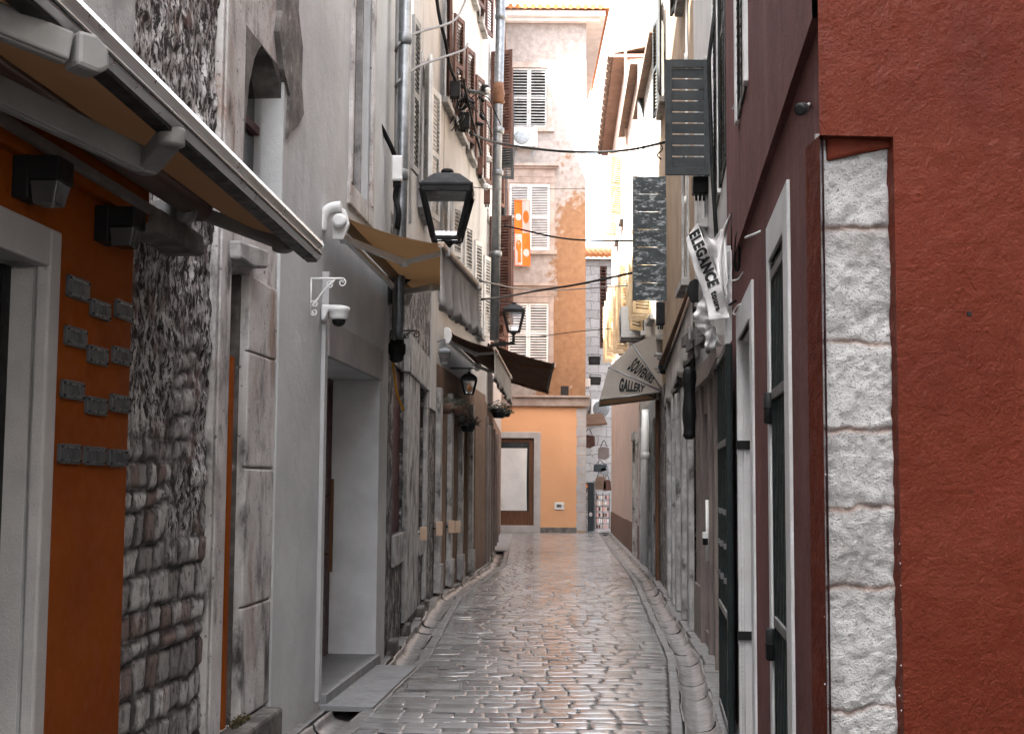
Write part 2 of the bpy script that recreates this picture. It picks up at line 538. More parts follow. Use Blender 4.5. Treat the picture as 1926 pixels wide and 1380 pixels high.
def paver_mat():
    t = NT('polished_street_stone')
    r = t.attr('rnd')
    n1 = t.noise(6, 6, .6, (1, 3, 1), 0, 2)
    n2 = t.noise(1.1, 4, .5, (1, .6, 1), 0, 12)
    col = t.mix(t.ramp(n1, .3, .7), (.30, .298, .296), (.20, .198, .197))
    col = t.mix(t.ramp(r, 0, 1, 0, .6), col, (.10, .098, .098))
    t.l(col, t.b.inputs['Base Color'])
    a = t.ramp(n1, .3, .7, .0, .08)
    b = t.ramp(n2, .35, .65, .09, .20)
    t.l(t.math('ADD', a, b), t.b.inputs['Roughness'])
    t.b.inputs['Specular IOR Level'].default_value = .6
    t.b.inputs['IOR'].default_value = 1.9
    p = t.bump(t.noise(7, 3, .5, (.6, 3.5, 1), 0, 40), .0013)
    t.bump(t.noise(60, 4, .6, (1, 2, 1), 0, 41), .0005, prev=p)
    return t.m
m_paver = paver_mat()
m_gutter = mat('worn_gutter_stone', (.21, .20, .195), (.13, .122, .118), 5, .3, .7, .42, .002, 50, [((.10, .09, .085), 6, .58, .75)], spec=.5, bump2=.01)
m_kerb = mat('kerb_stone', (.17, .167, .165), (.11, .107, .105), 5, .3, .7, .45, .002, 50, [((.10, .09, .085), 6, .6, .75)], spec=.5, bump2=.006)
m_joint = mat('dark_joint_earth', (.045, .042, .04), (.03, .028, .027), 12, .3, .7, .8, .003, 40)
m_slab = mat('grey_cover_slab', (.24, .245, .25), (.18, .185, .19), 3, .3, .7, .5, .001, 60, spec=.45)

def stones_mat(name, c1, c2, mort, w, h, axes):
    t = NT(name)
    sep = t.n('ShaderNodeSeparateXYZ')
    t.l(t.tc.outputs['Object'], sep.inputs[0])
    cmb = t.n('ShaderNodeCombineXYZ')
    t.l(sep.outputs[axes[0]], cmb.inputs[0])
    t.l(sep.outputs[axes[1]], cmb.inputs[1])
    dn = t.n('ShaderNodeTexNoise')
    dn.inputs['Scale'].default_value = 3
    t.l(t.tc.outputs['Object'], dn.inputs['Vector'])
    mv = t.n('ShaderNodeVectorMath', operation='SCALE')
    t.l(dn.outputs['Color'], mv.inputs[0])
    mv.inputs['Scale'].default_value = .22
    ad = t.n('ShaderNodeVectorMath', operation='ADD')
    t.l(cmb.outputs[0], ad.inputs[0])
    t.l(mv.outputs[0], ad.inputs[1])
    b = t.n('ShaderNodeTexBrick')
    b.inputs['Scale'].default_value = 1
    b.inputs['Brick Width'].default_value = w
    b.inputs['Row Height'].default_value = h
    b.inputs['Mortar Size'].default_value = .009
    b.inputs['Mortar Smooth'].default_value = .4
    b.inputs['Color1'].default_value = lin(c1)
    b.inputs['Color2'].default_value = lin(c2)
    b.inputs['Mortar'].default_value = lin(mort)
    t.l(ad.outputs[0], b.inputs['Vector'])
    n = t.noise(6, 6, .65, (1, 1, 1), .2, 8)
    col = t.mix(t.ramp(n, .52, .7), b.outputs['Color'], tuple(x * .55 for x in c1))
    t.l(col, t.b.inputs['Base Color'])
    t.b.inputs['Roughness'].default_value = .9
    p = t.bump(t.math('MULTIPLY', b.outputs['Fac'], -1), .02)
    t.bump(t.noise(30, 5, .6, (1, 1, 1), 0, 5), .008, prev=p)
    return t.m
m_blocks = stones_mat('pale_stone_blocks', (.36, .345, .335), (.27, .255, .245), (.10, .08, .075), .62, .36, (0, 2))
m_blocksY = stones_mat('rough_stone_blocks', (.36, .335, .32), (.22, .205, .195), (.05, .045, .042), .40, .20, (1, 2))

def facade_mat():
    """tan plaster whose paint has come off in patches, leaving pale render"""
    t = NT('peeling_facade_plaster')
    sep = t.n('ShaderNodeSeparateXYZ')
    t.l(t.tc.outputs['Object'], sep.inputs[0])
    n = t.noise(.75, 6, .6, (1, 1, .6), .3, 4)
    n2 = t.noise(5, 7, .65, (1, 1, 1), .2, 14)
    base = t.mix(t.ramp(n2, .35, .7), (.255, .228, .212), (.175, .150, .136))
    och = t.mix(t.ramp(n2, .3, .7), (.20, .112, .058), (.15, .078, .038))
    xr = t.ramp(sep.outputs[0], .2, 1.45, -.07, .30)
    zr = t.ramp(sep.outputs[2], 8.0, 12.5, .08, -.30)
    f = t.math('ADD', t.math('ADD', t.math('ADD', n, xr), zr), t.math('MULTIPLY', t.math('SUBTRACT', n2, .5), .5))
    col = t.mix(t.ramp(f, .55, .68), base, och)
    pat = t.noise(1.6, 7, .65, (1, 1, .7), .4, 51)
    col = t.mix(t.ramp(pat, .66, .68), col, (.32, .30, .28))
    col = t.mix(t.ramp(t.noise(6, 6, .7, VS, 0, 77), .60, .8), col, (.25, .17, .12))
    t.l(col, t.b.inputs['Base Color'])
    t.b.inputs['Roughness'].default_value = .9
    p = t.bump(t.ramp(pat, .66, .68), .02)
    t.bump(t.noise(40, 5, .6, (1, 1, 1), 0, 5), .005, prev=p)
    return t.m
m_facade = facade_mat()

# ------------------------------------------------------------------ walls in plan
class Wall:
    def __init__(s, x0, y0, x1, y1, side):
        s.o = Vector((x0, y0, 0))
        d = Vector((x1 - x0, y1 - y0, 0))
        s.L = d.length
        s.t = d.normalized()
        s.n = Vector((s.t.y, -s.t.x, 0)) if side == 'L' else Vector((-s.t.y, s.t.x, 0))
    def P(s, a, z, off=0.0):
        return s.o + s.t * a + Vector((0, 0, z)) + s.n * off
    def pt(s, u, v, off=0.0):
        d = ray(u, v)
        k = ((s.o + s.n * off) - CAM).dot(s.n) / d.dot(s.n)
        return CAM + d * k
    def sz(s, u, v, off=0.0):
        p = s.pt(u, v, off)
        return (p - s.o).dot(s.t), p.z
    def sy(s, y):
        return (y - s.o.y) / s.t.y
    def hole(s, u0, u1, v0, v1, depth):
        """opening from pixel bounds u0 (near edge) u1 (far edge), v0 top, v1 bottom"""
        vm = (max(v0, 0) + min(v1, 1380)) / 2
        a, b = s.sz(u0, vm)[0], s.sz(u1, vm)[0]
        a, b = min(a, b), max(a, b)
        um = (u0 + u1) / 2
        return (a, b, s.sz(um, v1)[1], s.sz(um, v0)[1], depth)
    def front(s, mb, s0, s1, z0, z1, holes=(), off=0.0, back=True):
        ss = sorted({s0, s1, *[h[0] for h in holes], *[h[1] for h in holes]})
        zs = sorted({z0, z1, *[h[2] for h in holes], *[h[3] for h in holes]})
        ss = [x for x in ss if s0 - 1e-6 <= x <= s1 + 1e-6]
        zs = [x for x in zs if z0 - 1e-6 <= x <= z1 + 1e-6]
        for a, b in zip(ss, ss[1:]):
            for c, d in zip(zs, zs[1:]):
                m, k = (a + b) / 2, (c + d) / 2
                if any(h[0] < m < h[1] and h[2] < k < h[3] for h in holes):
                    continue
                mb.quad(s.P(a, c, off), s.P(b, c, off), s.P(b, d, off), s.P(a, d, off))
        for h in holes:
            a, b, c, d, dp = h
            a, b, c, d = max(a, s0), min(b, s1), max(c, z0), min(d, z1)
            o2 = off - dp
            mb.quad(s.P(a, c, off), s.P(a, d, off), s.P(a, d, o2), s.P(a, c, o2))
            mb.quad(s.P(b, c, off), s.P(b, d, off), s.P(b, d, o2), s.P(b, c, o2))
            mb.quad(s.P(a, d, off), s.P(b, d, off), s.P(b, d, o2), s.P(a, d, o2))
            mb.quad(s.P(a, c, off), s.P(b, c, off), s.P(b, c, o2), s.P(a, c, o2))
    def shell(s, mb, s0, s1, z0, z1, deep=5.0, off=0.0, ends=(True, True)):
        """the other faces of the house volume"""
        A = [s.P(s0, z0, off), s.P(s1, z0, off), s.P(s1, z0, -deep), s.P(s0, z0, -deep)]
        B = [p + Vector((0, 0, z1 - z0)) for p in A]
        mb.quad(*B)
        mb.quad(A[2], A[3], B[3], B[2])
        mb.quad(A[1], A[2], B[2], B[1])
        mb.quad(A[0], A[3], B[3], B[0])
    def slab(s, mb, s0, s1, z0, z1, o0, o1):
        mb.box(s.P(s0, z0, o0), s.t * (s1 - s0), s.n * (o1 - o0), Vector((0, 0, z1 - z0)))
    def panel(s, mb, pix, o0, o1):
        """prism from pixel polygon drawn on the plane offset o1, going back to o0"""
        pts = [s.pt(u, v, o1) for u, v in pix]
        mb.prism(pts, s.n * (o0 - o1))

LP = [(-1.78, 4.0), None]
pA = PZ(600, 1330)
SL = .0735
def xl_near(y):
    return pA.x + SL * (y - pA.y)
pB = PZ(812, 1122)
pC = PZ(909, 1064)
pD = PZ(940, 1003)
Y3 = 12.25
LPOLY = [(-6, xl_near(-6)), (Y3, xl_near(Y3)), (pB.y, pB.x), (pC.y, pC.x), (pD.y, pD.x), (60, pD.x)]
def XL(y):
    return float(np.interp(y, [p[0] for p in LPOLY], [p[1] for p in LPOLY]))
q0, q1 = PZ(1346, 1240), PZ(1240, 1090)
q2 = PZ(1150, 1001)
SR = .111
def xr_near(y):
    return q0.x + SR * (y - q0.y)
YC = 4.05
RPOLY = [(YC, xr_near(YC)), (q0.y, q0.x), (q1.y, q1.x), (q2.y, q2.x)]
def XR(y):
    return float(np.interp(y, [p[0] for p in RPOLY], [p[1] for p in RPOLY]))
YF = PZ(1020, 1001).y
WL = Wall(xl_near(-3), -3, xl_near(Y3), Y3, 'L')
WL4 = Wall(xl_near(Y3), Y3, pB.x, pB.y, 'L')
WL5 = Wall(pB.x, pB.y, pC.x, pC.y, 'L')
WL6 = Wall(pC.x, pC.y, pD.x, pD.y, 'L')
WR = Wall(xr_near(YC), YC, q0.x, q0.y, 'R')
WR3 = Wall(q0.x, q0.y, q1.x, q1.y, 'R')
WR5 = Wall(q1.x, q1.y, q2.x, q2.y, 'R')
WF = Wall(-1.6, YF, 2.45, YF, 'L')
print('polyline L', [(round(a, 2), round(b, 2)) for a, b in LPOLY], 'R', [(round(a, 2), round(b, 2)) for a, b in RPOLY], 'YF', YF)
UP = Vector((0, 0, 1))

# ------------------------------------------------------------------ the street
mb = MB()
mb.quad((-400, -400, -.12), (400, -400, -.12), (400, 900, -.12), (-400, 900, -.12))
struct(mb, 'ground', m_joint)

mb = MB()
rnd = []
def paver(x0, x1, y0, y1, zc):
    g = .0006 + random.random() * .0014
    e = .009
    x0 += g; x1 -= g; y0 += g * .7; y1 -= g * .7
    if x1 - x0 < .05:
        return
    tx, ty = random.gauss(0, .002), random.gauss(0, .0045)
    cx, cy = (x0 + x1) / 2, (y0 + y1) / 2
    cv = random.uniform(.0006, .0016)
    prof = [(-1, -.016), (-.93, -.0055), (-.7, -.0028), (-.3, -.0005), (.3, -.0005), (.7, -.0028), (.93, -.0055), (1, -.016)]
    xs = [(-1, -.010), (-1 + .012 / (x1 - x0), -.002), (-1 + .06 / (x1 - x0), 0), (1 - .06 / (x1 - x0), 0), (1 - .012 / (x1 - x0), -.002), (1, -.010)]
    sk = random.gauss(0, .004)
    ch = [random.uniform(.010, .028) if random.random() < .085 else 0 for _ in range(4)]
    vs = []
    for fy, dz in prof:
        for fx, dx in xs:
            x = cx + fx * (x1 - x0) / 2 + sk * fy
            yy = cy + fy * (y1 - y0) / 2
            z = zc + (x - cx) * tx + (yy - cy) * ty + dz * cv / .0055 + dx * .4
            if abs(fy) > .9 and abs(fx) > .9:
                q = (0 if fx < 0 else 1) + (0 if fy < 0 else 2)
                if ch[q]:
                    z -= .018
                    x -= math.copysign(ch[q], fx)
                    yy -= math.copysign(ch[q] * .5, fy)
            vs.append((x, yy, z))
    w = len(xs)
    fs = [(j * w + i, j * w + i + 1, (j + 1) * w + i + 1, (j + 1) * w + i) for j in range(len(prof) - 1) for i in range(w - 1)]
    mb.add(vs, fs, True)
    rnd.extend([random.random()] * len(vs))
y = 6.6
while y < 47:
    h = random.uniform(.165, .235)
    if y < YF - .1:
        a, b = XL(y) + .425, XR(min(y, q2.y)) - .445
    else:
        a, b = 1.9, 4.2
    if 30.2 < y < 39.5:
        a += 0
    x = a
    while x < b - .02:
        w = random.choice((random.uniform(.15, .24), random.uniform(.20, .36)))
        if b - x - w < .14:
            w = b - x
        crown = .015 * (1 - ((x + w / 2 - (a + b) / 2) / ((b - a) / 2)) ** 2)
        paver(x, x + w, y, y + h, crown + random.gauss(0, .0012))
        x += w
    y += h
struct(mb, 'street', m_paver, attr={'rnd': rnd})
mb = MB()
ys = np.arange(3.0, 48, 1.0)
for y in ys:
    y2 = y + 1
    e = YF + .5
    mb.quad((XL(y) - .3, y, -.022), (XR(min(y, q2.y)) + .3, y, -.022), (XR(min(y2, q2.y)) + .3, y2, -.022), (XL(y2) - .3, y2, -.022)) if y > 60 else None
for y in ys:
    y2 = y + 1
    mb.quad((XL(y) + .42, y, -.018), (XR(min(y, q2.y)) - .44, y, -.018), (XR(min(y2, q2.y)) - .44, y2, -.018), (XL(y2) + .42, y2, -.018))
struct(mb, 'street_bedding', m_joint)
mb = MB()
mb.quad((1.5, YF - .6, -.03), (14, YF - .6, -.03), (14, 75, -.03), (1.5, 75, -.03))
struct(mb, 'crossing_lane', m_kerb)

def channel(xw, sgn, o0, o1, y0, y1, name, seg=.62):
    """half-round stone gutter; xw(y) wall line; sgn points to the street"""
    mb = MB()
    y = y0
    while y < y1:
        L = min(seg * random.uniform(.85, 1.2), y1 - y + .01)
        g = .006
        dz = random.gauss(0, .004)
        dx = random.gauss(0, .008)
        ya, yb = y + g, y + L - g
        N = 10
        c, w = (o0 + o1) / 2 + dx, (o1 - o0) / 2
        prof = [(-1.12, -.004), (-1.0, .004)]
        for k in range(1, N):
            a = math.pi * k / N
            prof.append((-math.cos(a), -.075 * math.sin(a) ** .8 * (1 + .05 * math.sin(k * 2.1 + y))))
        prof += [(1.0, .004), (1.08, -.004)]
        nseg = 4
        def fn(i, j):
            pr = prof[int(round(j * (len(prof) - 1)))]
            yy = ya + (yb - ya) * i
            wob = .006 * math.sin(yy * 5.1 + pr[0] * 2)
            edge = -.008 * (abs(i - .5) * 2) ** 6
            return Vector((xw(yy) + sgn * (c + pr[0] * w + wob), yy, pr[1] + dz + edge))
        mb.grid(fn, nseg, len(prof) - 1)
        y += L
    return struct(mb, name, m_gutter)
channel(XL, 1, .10, .325, 6.0, YF - 3, 'gutter')
channel(lambda y: XR(min(y, q2.y)), -1, .135, .355, 6.0, YF - .5, 'gutter')
def strip(xw, sgn, o0, o1, y0, y1, name, m, seg, z=.006, wob=.004):
    mb = MB()
    y = y0
    while y < y1:
        L = min(seg * random.uniform(.7, 1.3), y1 - y + .01)
        dz, g = random.gauss(0, .003), .004
        a, b = y + g, y + L - g
        e0, e1 = random.gauss(0, wob), random.gauss(0, wob)
        lo, hi = o0 + e0, o1 + e1
        P = [(xw(a) + sgn * lo, a), (xw(a) + sgn * hi, a), (xw(b) + sgn * hi, b), (xw(b) + sgn * lo, b)]
        mb.prism([Vector((px, py, z + dz)) for px, py in P], (0, 0, -.1))
        y += L
    o = struct(mb, name, m)
    mm = o.modifiers.new('bevel', 'BEVEL')
    mm.width = .008
    mm.segments = 2
    return o
strip(XL, 1, .335, .42, 6.0, YF - 1, 'kerb', m_kerb, .8)
strip(lambda y: XR(min(y, q2.y)), -1, .365, .44, 6.0, YF - .3, 'kerb', m_kerb, .7)
strip(XL, 1, -.08, .085, 6.0, YF, 'pavement', m_kerb, .55, .012, .012)
strip(lambda y: XR(min(y, q2.y)), -1, -.08, .12, 6.0, YF, 'pavement', m_kerb, .55, .012, .012)
# cover slabs over the left gutter
def slabs(y0, y1, n, name):
    mb = MB()
    d = (y1 - y0) / n
    for i in range(n):
        a, b = y0 + i * d + .004, y0 + (i + 1) * d - .004
        mb.prism([Vector((XL(a) + .02, a, .03)), Vector((XL(a) + .40, a, .024)), Vector((XL(b) + .40, b, .024)), Vector((XL(b) + .02, b, .03))], (0, 0, -.035))
    o = struct(mb, name, m_slab)
slabs(PZ(640, 1335).y, PZ(740, 1256).y, 3, 'pavement')
slabs(31.5, YF - 1.5, 6, 'pavement')
# manhole frame
mb = MB()
c = PZ(815, 1290, .02)
for dx, dy, lx, ly in ((-.22, -.14, .44, .012), (-.22, .13, .44, .012), (-.22, -.14, .012, .28), (.21, -.14, .012, .28)):
    mb.box((c.x + dx, c.y + dy, .008), (lx, 0, 0), (0, ly, 0), (0, 0, .014))
mb.box((c.x - .20, c.y - .12, .0), (.40, 0, 0), (0, .24, 0), (0, 0, .018))
solo(mb, 'manhole_cover', m_kerb, 'rectangular stone filled manhole cover set in the paving near the grey doorway', 'manhole cover', bevel=.002)

# ================================================================== houses
def house(name, label, loc):
    return thing(name, label, 'house', loc)
def leaf_mb(h0, d, w, h, nrm, kind='louvre', t=.035, pitch=.055):
    """one shutter leaf: h0 bottom hinge corner, d unit direction to the free edge, nrm outward"""
    mb = MB()
    d, nrm = Vector(d).normalized(), Vector(nrm).normalized()
    st, rl = min(.065, w * .16), .075
    T = nrm * t
    mb.box(h0, d * st, T, UP * h)
    mb.box(h0 + d * (w - st), d * st, T, UP * h)
    if kind == 'louvre':
        rails = [0, h * .5 - rl / 2, h - rl] if h > 1.2 else [0, h - rl]
        for z in rails:
            mb.box(h0 + d * st + UP * z + nrm * .003, d * (w - 2 * st), nrm * (t - .006), UP * rl)
        for a, b in zip(rails, rails[1:]):
            n = max(2, int((b - a - rl) / pitch))
            p = (b - a - rl) / n
            for i in range(n):
                z = a + rl + i * p
                c = h0 + d * (w / 2) + UP * (z + p / 2) + nrm * (t / 2)
                ay = (nrm * .75 - UP * .55).normalized()
                mb.cbox(c, d * (w - 2 * st), ay * (p * .95), ay.cross(d) * .007)
    elif kind == 'wide':
        for z in (0, h - rl):
            mb.box(h0 + d * st + UP * z + nrm * .003, d * (w - 2 * st), nrm * (t - .006), UP * rl)
        n = max(3, int(h / .118))
        p = (h - 2 * rl) / n
        for i in range(n):
            mb.box(h0 + d * st + UP * (rl + i * p + .008) + nrm * (.008 + .004 * (i % 2)), d * (w - 2 * st), nrm * .012, UP * (p - .016))
    elif kind == 'plank':
        n = 7
        p = h / n
        for i in range(n):
            mb.box(h0 + UP * (i * p + .004) + nrm * (.006 + .003 * (i % 2)) + d * .004, d * (w - .008), nrm * (t - .014), UP * (p - .008))
    return mb
def win(W, hs, a, z, w, h, off=0.0, shutters='flat', ms=None, mf=None, depth=.14, lw=None, ang=8, sill=True, kind='louvre'):
    """window with surround in opening a..a+w, z..z+h; returns the hole for the wall"""
    mf = mf or m_stone2
    ms = ms or m_wshut
    mb = MB()
    b = .10
    W.slab(mb, a - b, a, z, z + h, off - .02, off + .025)
    W.slab(mb, a + w, a + w + b, z, z + h, off - .02, off + .025)
    W.slab(mb, a - b, a + w + b, z + h, z + h + b * 1.3, off - .02, off + .032)
    if sill:
        W.slab(mb, a - b * 1.5, a + w + b * 1.5, z - .09, z, off - .02, off + .10)
    wo = build(mb, 'window', mf, hs, bevel=.006)
    mb = MB()
    W.slab(mb, a, a + w, z, z + h, off - depth - .02, off - depth)
    build(mb, 'pane', m_pane, wo)
    mb = MB()
    fw = .05
    W.slab(mb, a, a + fw, z, z + h, off - depth, off - depth + .04)
    W.slab(mb, a + w - fw, a + w, z, z + h, off - depth, off - depth + .04)
    W.slab(mb, a + fw, a + w - fw, z + h - fw, z + h, off - depth, off - depth + .038)
    W.slab(mb, a + fw, a + w - fw, z, z + fw, off - depth, off - depth + .038)
    W.slab(mb, a + w / 2 - .03, a + w / 2 + .03, z + fw, z + h - fw, off - depth, off - depth + .039)
    build(mb, 'frame', m_white, wo)
    lw = lw or w / 2
    if shutters == 'flat':
        th = rad(ang)
        for sg, s_ in ((-1, a - .01), (1, a + w + .01)):
            d = W.t * sg * math.cos(th) + W.n * math.sin(th)
            nn = W.n * math.cos(th) - W.t * sg * math.sin(th)
            build(leaf_mb(W.P(s_, z + .01, off + .05), d, lw, h - .02, nn, kind), 'shutter', ms, wo)
    elif shutters == 'closed':
        build(leaf_mb(W.P(a + .01, z + .01, off - .022), W.t, w / 2 - .015, h - .02, W.n, kind), 'shutter', ms, wo)
        build(leaf_mb(W.P(a + w - .01, z + .01, off - .022), -W.t, w / 2 - .015, h - .02, W.n, kind), 'shutter', ms, wo)
    return (a, a + w, z, z + h, depth)
def roof_part(W, hs, s0, s1, z, deep=5.2, over=.22, m=None):
    mb = MB()
    A = [W.P(s0 - .05, z, over), W.P(s1 + .05, z, over), W.P(s1 + .05, z, -deep), W.P(s0 - .05, z, -deep)]
    B = [W.P(s0 - .05, z + .10, over), W.P(s1 + .05, z + .10, over), W.P(s1 + .05, z + .6, -deep), W.P(s0 - .05, z + .6, -deep)]
    mb.add(A + B, [(0, 1, 2, 3), (4, 5, 6, 7), (0, 1, 5, 4), (1, 2, 6, 5), (2, 3, 7, 6), (3, 0, 4, 7)])
    return build(mb, 'roof', m or m_rooftile, hs)

# ---------------------------------------------------- orange fronted shop house (left, nearest)
sA = WL.sz(238, 900, .03)[0]
H1 = house('shop_house', 'house with orange painted shopfront and grey framed doorway beneath the nearest awning', WL.P(WL.sy(4.5), 0))
d_in, d_out = WL.sz(80, 900, .045)[0], WL.sz(102, 900, .045)[0]
zt_in, zt_out = WL.sz(100, 503, .045)[1], WL.sz(123, 440, .045)[1]
hole = (d_in - 1.15, d_in, 0.0, zt_in, .13)
mb = MB()
WL.front(mb, WL.sy(-2.95), sA, -.1, 14.5, [hole])
WL.shell(mb, WL.sy(-2.95), sA, -.1, 14.5, ends=(True, True))
build(mb, 'wall', m_upper, H1)
roof_part(WL, H1, WL.sy(-2.95), sA, 14.5)
mb = MB()
WL.slab(mb, d_out, sA, -.1, 2.86, 0, .03)
WL.slab(mb, d_in - 1.3, d_out, zt_out, 2.86, 0, .03)
build(mb, 'shopfront_cladding', m_orange, H1, bevel=.004)
mb = MB()
WL.slab(mb, d_in - 1.4, sA + .02, 2.70, 2.84, .031, .085)
WL.slab(mb, d_in - 1.4, sA + .02, 2.845, 2.90, .0, .12)
build(mb, 'fascia_board', m_orange, H1, bevel=.006)
mb = MB()
WL.slab(mb, d_in, d_out - .002, -.1, zt_out, -.01, .045)
WL.slab(mb, d_in - 1.3, d_in, zt_in, zt_out, -.01, .0452)
WL.slab(mb, d_in - .001, d_in + .02, -.1, zt_in, -.13, -.01)
fr = build(mb, 'door_frame', m_framegrey, H1, bevel=.012)
mb = MB()
WL.slab(mb, d_in - 1.2, d_in, -.1, zt_in + .05, -.20, -.13)
dr = build(mb, 'door', m_pane, H1)
mb = MB()
WL.slab(mb, d_in - .07, d_in - .001, 0, zt_in, -.128, -.10)
build(mb, 'frame', m_blackplastic, dr)

# ---------------------------------------------------- rubble house
sB = WL.sz(517, 950, .02)[0]
sJ0, sJ1 = WL.sz(400, 900, .02)[0], WL.sz(425, 900, .02)[0]
H2 = house('stone_house', 'old rubble stone house with pointed gothic window between orange shop and grey house', WL.P((sA + sB) / 2, 0))
# the rubble face
nz, ns = 300, 120
zz = np.linspace(-.05, 5.6, nz + 1)
s_ = np.linspace(sA, sJ0 + .02, ns + 1)
SS, ZZ = np.meshgrid(s_, zz)
rows = [-.1]
rr = random.Random(5)
while rows[-1] < 6:
    rows.append(rows[-1] + rr.uniform(.08, .17))
rows = np.array(rows)
zw = ZZ + (fbm(SS * 3, ZZ * 2, 40) - .5) * .10
ri = np.clip(np.searchsorted(rows, zw) - 1, 0, len(rows) - 2)
rf = (zw - rows[ri]) / (rows[ri + 1] - rows[ri])
sw = SS + (fbm(SS * 4, ZZ * 4, 50) - .5) * .08
lw_ = .12 + .15 * _hash(ri, ri * 0, 3)
sc_i = np.floor(sw / lw_ + _hash(ri, ri * 0 + 2, 9))
sf = (sw / lw_ + _hash(ri, ri * 0 + 2, 9)) - sc_i
ez = np.minimum(rf, 1 - rf) * (rows[ri + 1] - rows[ri])
es = np.minimum(sf, 1 - sf) * lw_
edge = np.minimum(ez, es)
joint = 1 - np.clip((edge - .009) / .012, 0, 1)
round_ = np.sqrt(np.clip(edge / .024, 0, 1))
st_h = .05 * _hash(sc_i, ri, 77)
upper = np.clip((ZZ - 1.5 + (fbm(SS * 2, ZZ * 2, 60) - .5) * 2.2) / .5, 0, 1)
rough_ = (fbm(SS * 8, ZZ * 5, 70, 5) - .5) * .075 + (fbm(SS * 22, ZZ * 14, 80, 3) - .5) * .035
hgt = (1 - upper) * (round_ * .026 + st_h * .45) + upper * (.022 + .2 * st_h * round_) + rough_ * (.45 + .4 * upper) - .045
mort = np.clip(joint * (1 - upper * .75) * .9, 0, 1)
mb = MB()
pts = [WL.P(float(SS[j, i]), float(ZZ[j, i]), float(hgt[j, i])) for j in range(nz + 1) for i in range(ns + 1)]
w_ = ns + 1
mb.add(pts, [(j * w_ + i, j * w_ + i + 1, (j + 1) * w_ + i + 1, (j + 1) * w_ + i) for j in range(nz) for i in range(ns)], True)
build(mb, 'rubble_wall', m_rubble, H2, attr={'mortar': mort.ravel().tolist(), 'upper': upper.ravel().tolist(), 'rnd': _hash(sc_i, ri, 177).ravel().tolist()})
mb = MB()
WL.front(mb, sA, sJ0, -.1, 14.4, [], off=-.12)
WL.shell(mb, sA, sB, -.1, 14.4, off=-.12)
nich = WL.hole(429, 455, 512, 1332, .28)
nich = (WL.sz(425, 900, .02)[0], WL.sz(455, 900)[0], .26, WL.sz(455, 512)[1], .28)
gz = WL.sz(492, 84)[1]
ga, gb = WL.sz(459, 230)[0], WL.sz(533, 230)[0]
goth = (ga, gb, WL.sz(500, 400)[1], gz, .17)
WL.front(mb, sJ1, sB + .02, -.1, 14.4, [nich, goth], off=.0)
WL.front(mb, sJ0, sJ1, 5.5, 14.4, [], off=-.02)
build(mb, 'wall', m_stone, H2)
roof_part(WL, H2, sA, sB, 14.4)
curve_l = [(457, 330), (460, 240), (468, 160), (478, 110), (486, 93), (492, 86)]
curve_r = [(492, 86), (503, 97), (512, 115), (521, 145), (529, 190), (533, 235)]
mb = MB()
for cv, ed in ((curve_l, ga), (curve_r, gb)):
    pl = [WL.sz(u, v) for u, v in cv]
    pl = [(min(max(a, ga), gb), min(b, gz)) for a, b in pl]
    if ed == ga:
        pl[0] = (ga, pl[0][1])
        poly = pl + [(ga, gz)]
    else:
        pl[-1] = (gb, pl[-1][1])
        poly = pl + [(gb, gz)]
    mb.prism([WL.P(a, b, .002) for a, b in poly], WL.n * -.172)
wo = build(mb, 'arched_window', m_darkstone, H2)  # dark spandrels: brown stone plus recess shade in the colour
mb = MB()
WL.slab(mb, gb - .012, gb + .002, WL.sz(510, 194)[1], WL.sz(529, 190)[1] + .25, -.165, -.004)
WL.slab(mb, gb - .008, gb + .002, goth[2], WL.sz(510, 194)[1] - .01, -.165, -.09)
build(mb, 'brown_shaded_reveal', m_darkstone, wo)  # lining colour holds both brown stone and the shade of the reveal
mb = MB()
WL.slab(mb, ga, gb, goth[2], gz, -.20, -.165)
build(mb, 'pane', m_pane, wo)
mb = MB()
WL.slab(mb, ga + .02, gb - .02, goth[2] + .55, goth[2] + .60, -.165, -.13)
WL.slab(mb, (ga + gb) / 2 - .02, (ga + gb) / 2 + .02, goth[2], gz - .25, -.165, -.131)
build(mb, 'frame', m_woodred, wo)
mb = MB()          # moulded stone jamb beside the rubble
WL.slab(mb, sJ0, sJ1, .0, 5.5, -.10, .015)
WL.slab(mb, sJ0 + .03, sJ1 - .02, .0, 5.5, .015, .03)
build(mb, 'stone_jamb', m_stone, H2, bevel=.008)
mb = MB()
WL.slab(mb, sJ1 + .004, sJ1 + .06, .3, nich[3] - .5, -.06, .034)
build(mb, 'orange_board', m_orange, H2)
mb = MB()
WL.slab(mb, nich[1] - .03, nich[1] - .003, nich[2] + .002, nich[3] - .002, -.275, -.03)
build(mb, 'door_post', m_darkstone, H2)  # dark lining added on the lit far jamb to imitate the niche's shade
mb = MB()
zb = .28
for k, hb in enumerate((.62, .78, .66, .7, .72)):
    z1_ = min(zb + hb, nich[3])
    WL.slab(mb, nich[1] + .002, sB - .05, zb, z1_ - .008, -.02, .022)
    zb = z1_
build(mb, 'stone_pilaster', m_stone, H2, bevel=.012)
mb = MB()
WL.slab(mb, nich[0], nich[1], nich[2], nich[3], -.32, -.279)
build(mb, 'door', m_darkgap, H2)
mb = MB()
WL.slab(mb, sJ1 - .02, WL.sz(492, 1330)[0], .06, .27, -.02, .13)
build(mb, 'stone_sill', m_darkstone, H2, bevel=.02)
mb = MB()
WL.panel(mb, [(453, 452), (505, 470), (505, 505), (478, 503), (453, 486)], -.05, .09)
build(mb, 'stone_corbel', m_stone2, H2, bevel=.015)
mb = MB()
WL.slab(mb, sA + .01, WL.sz(330, 440)[0], WL.sz(300, 468)[1], WL.sz(300, 425)[1], -.05, .14)
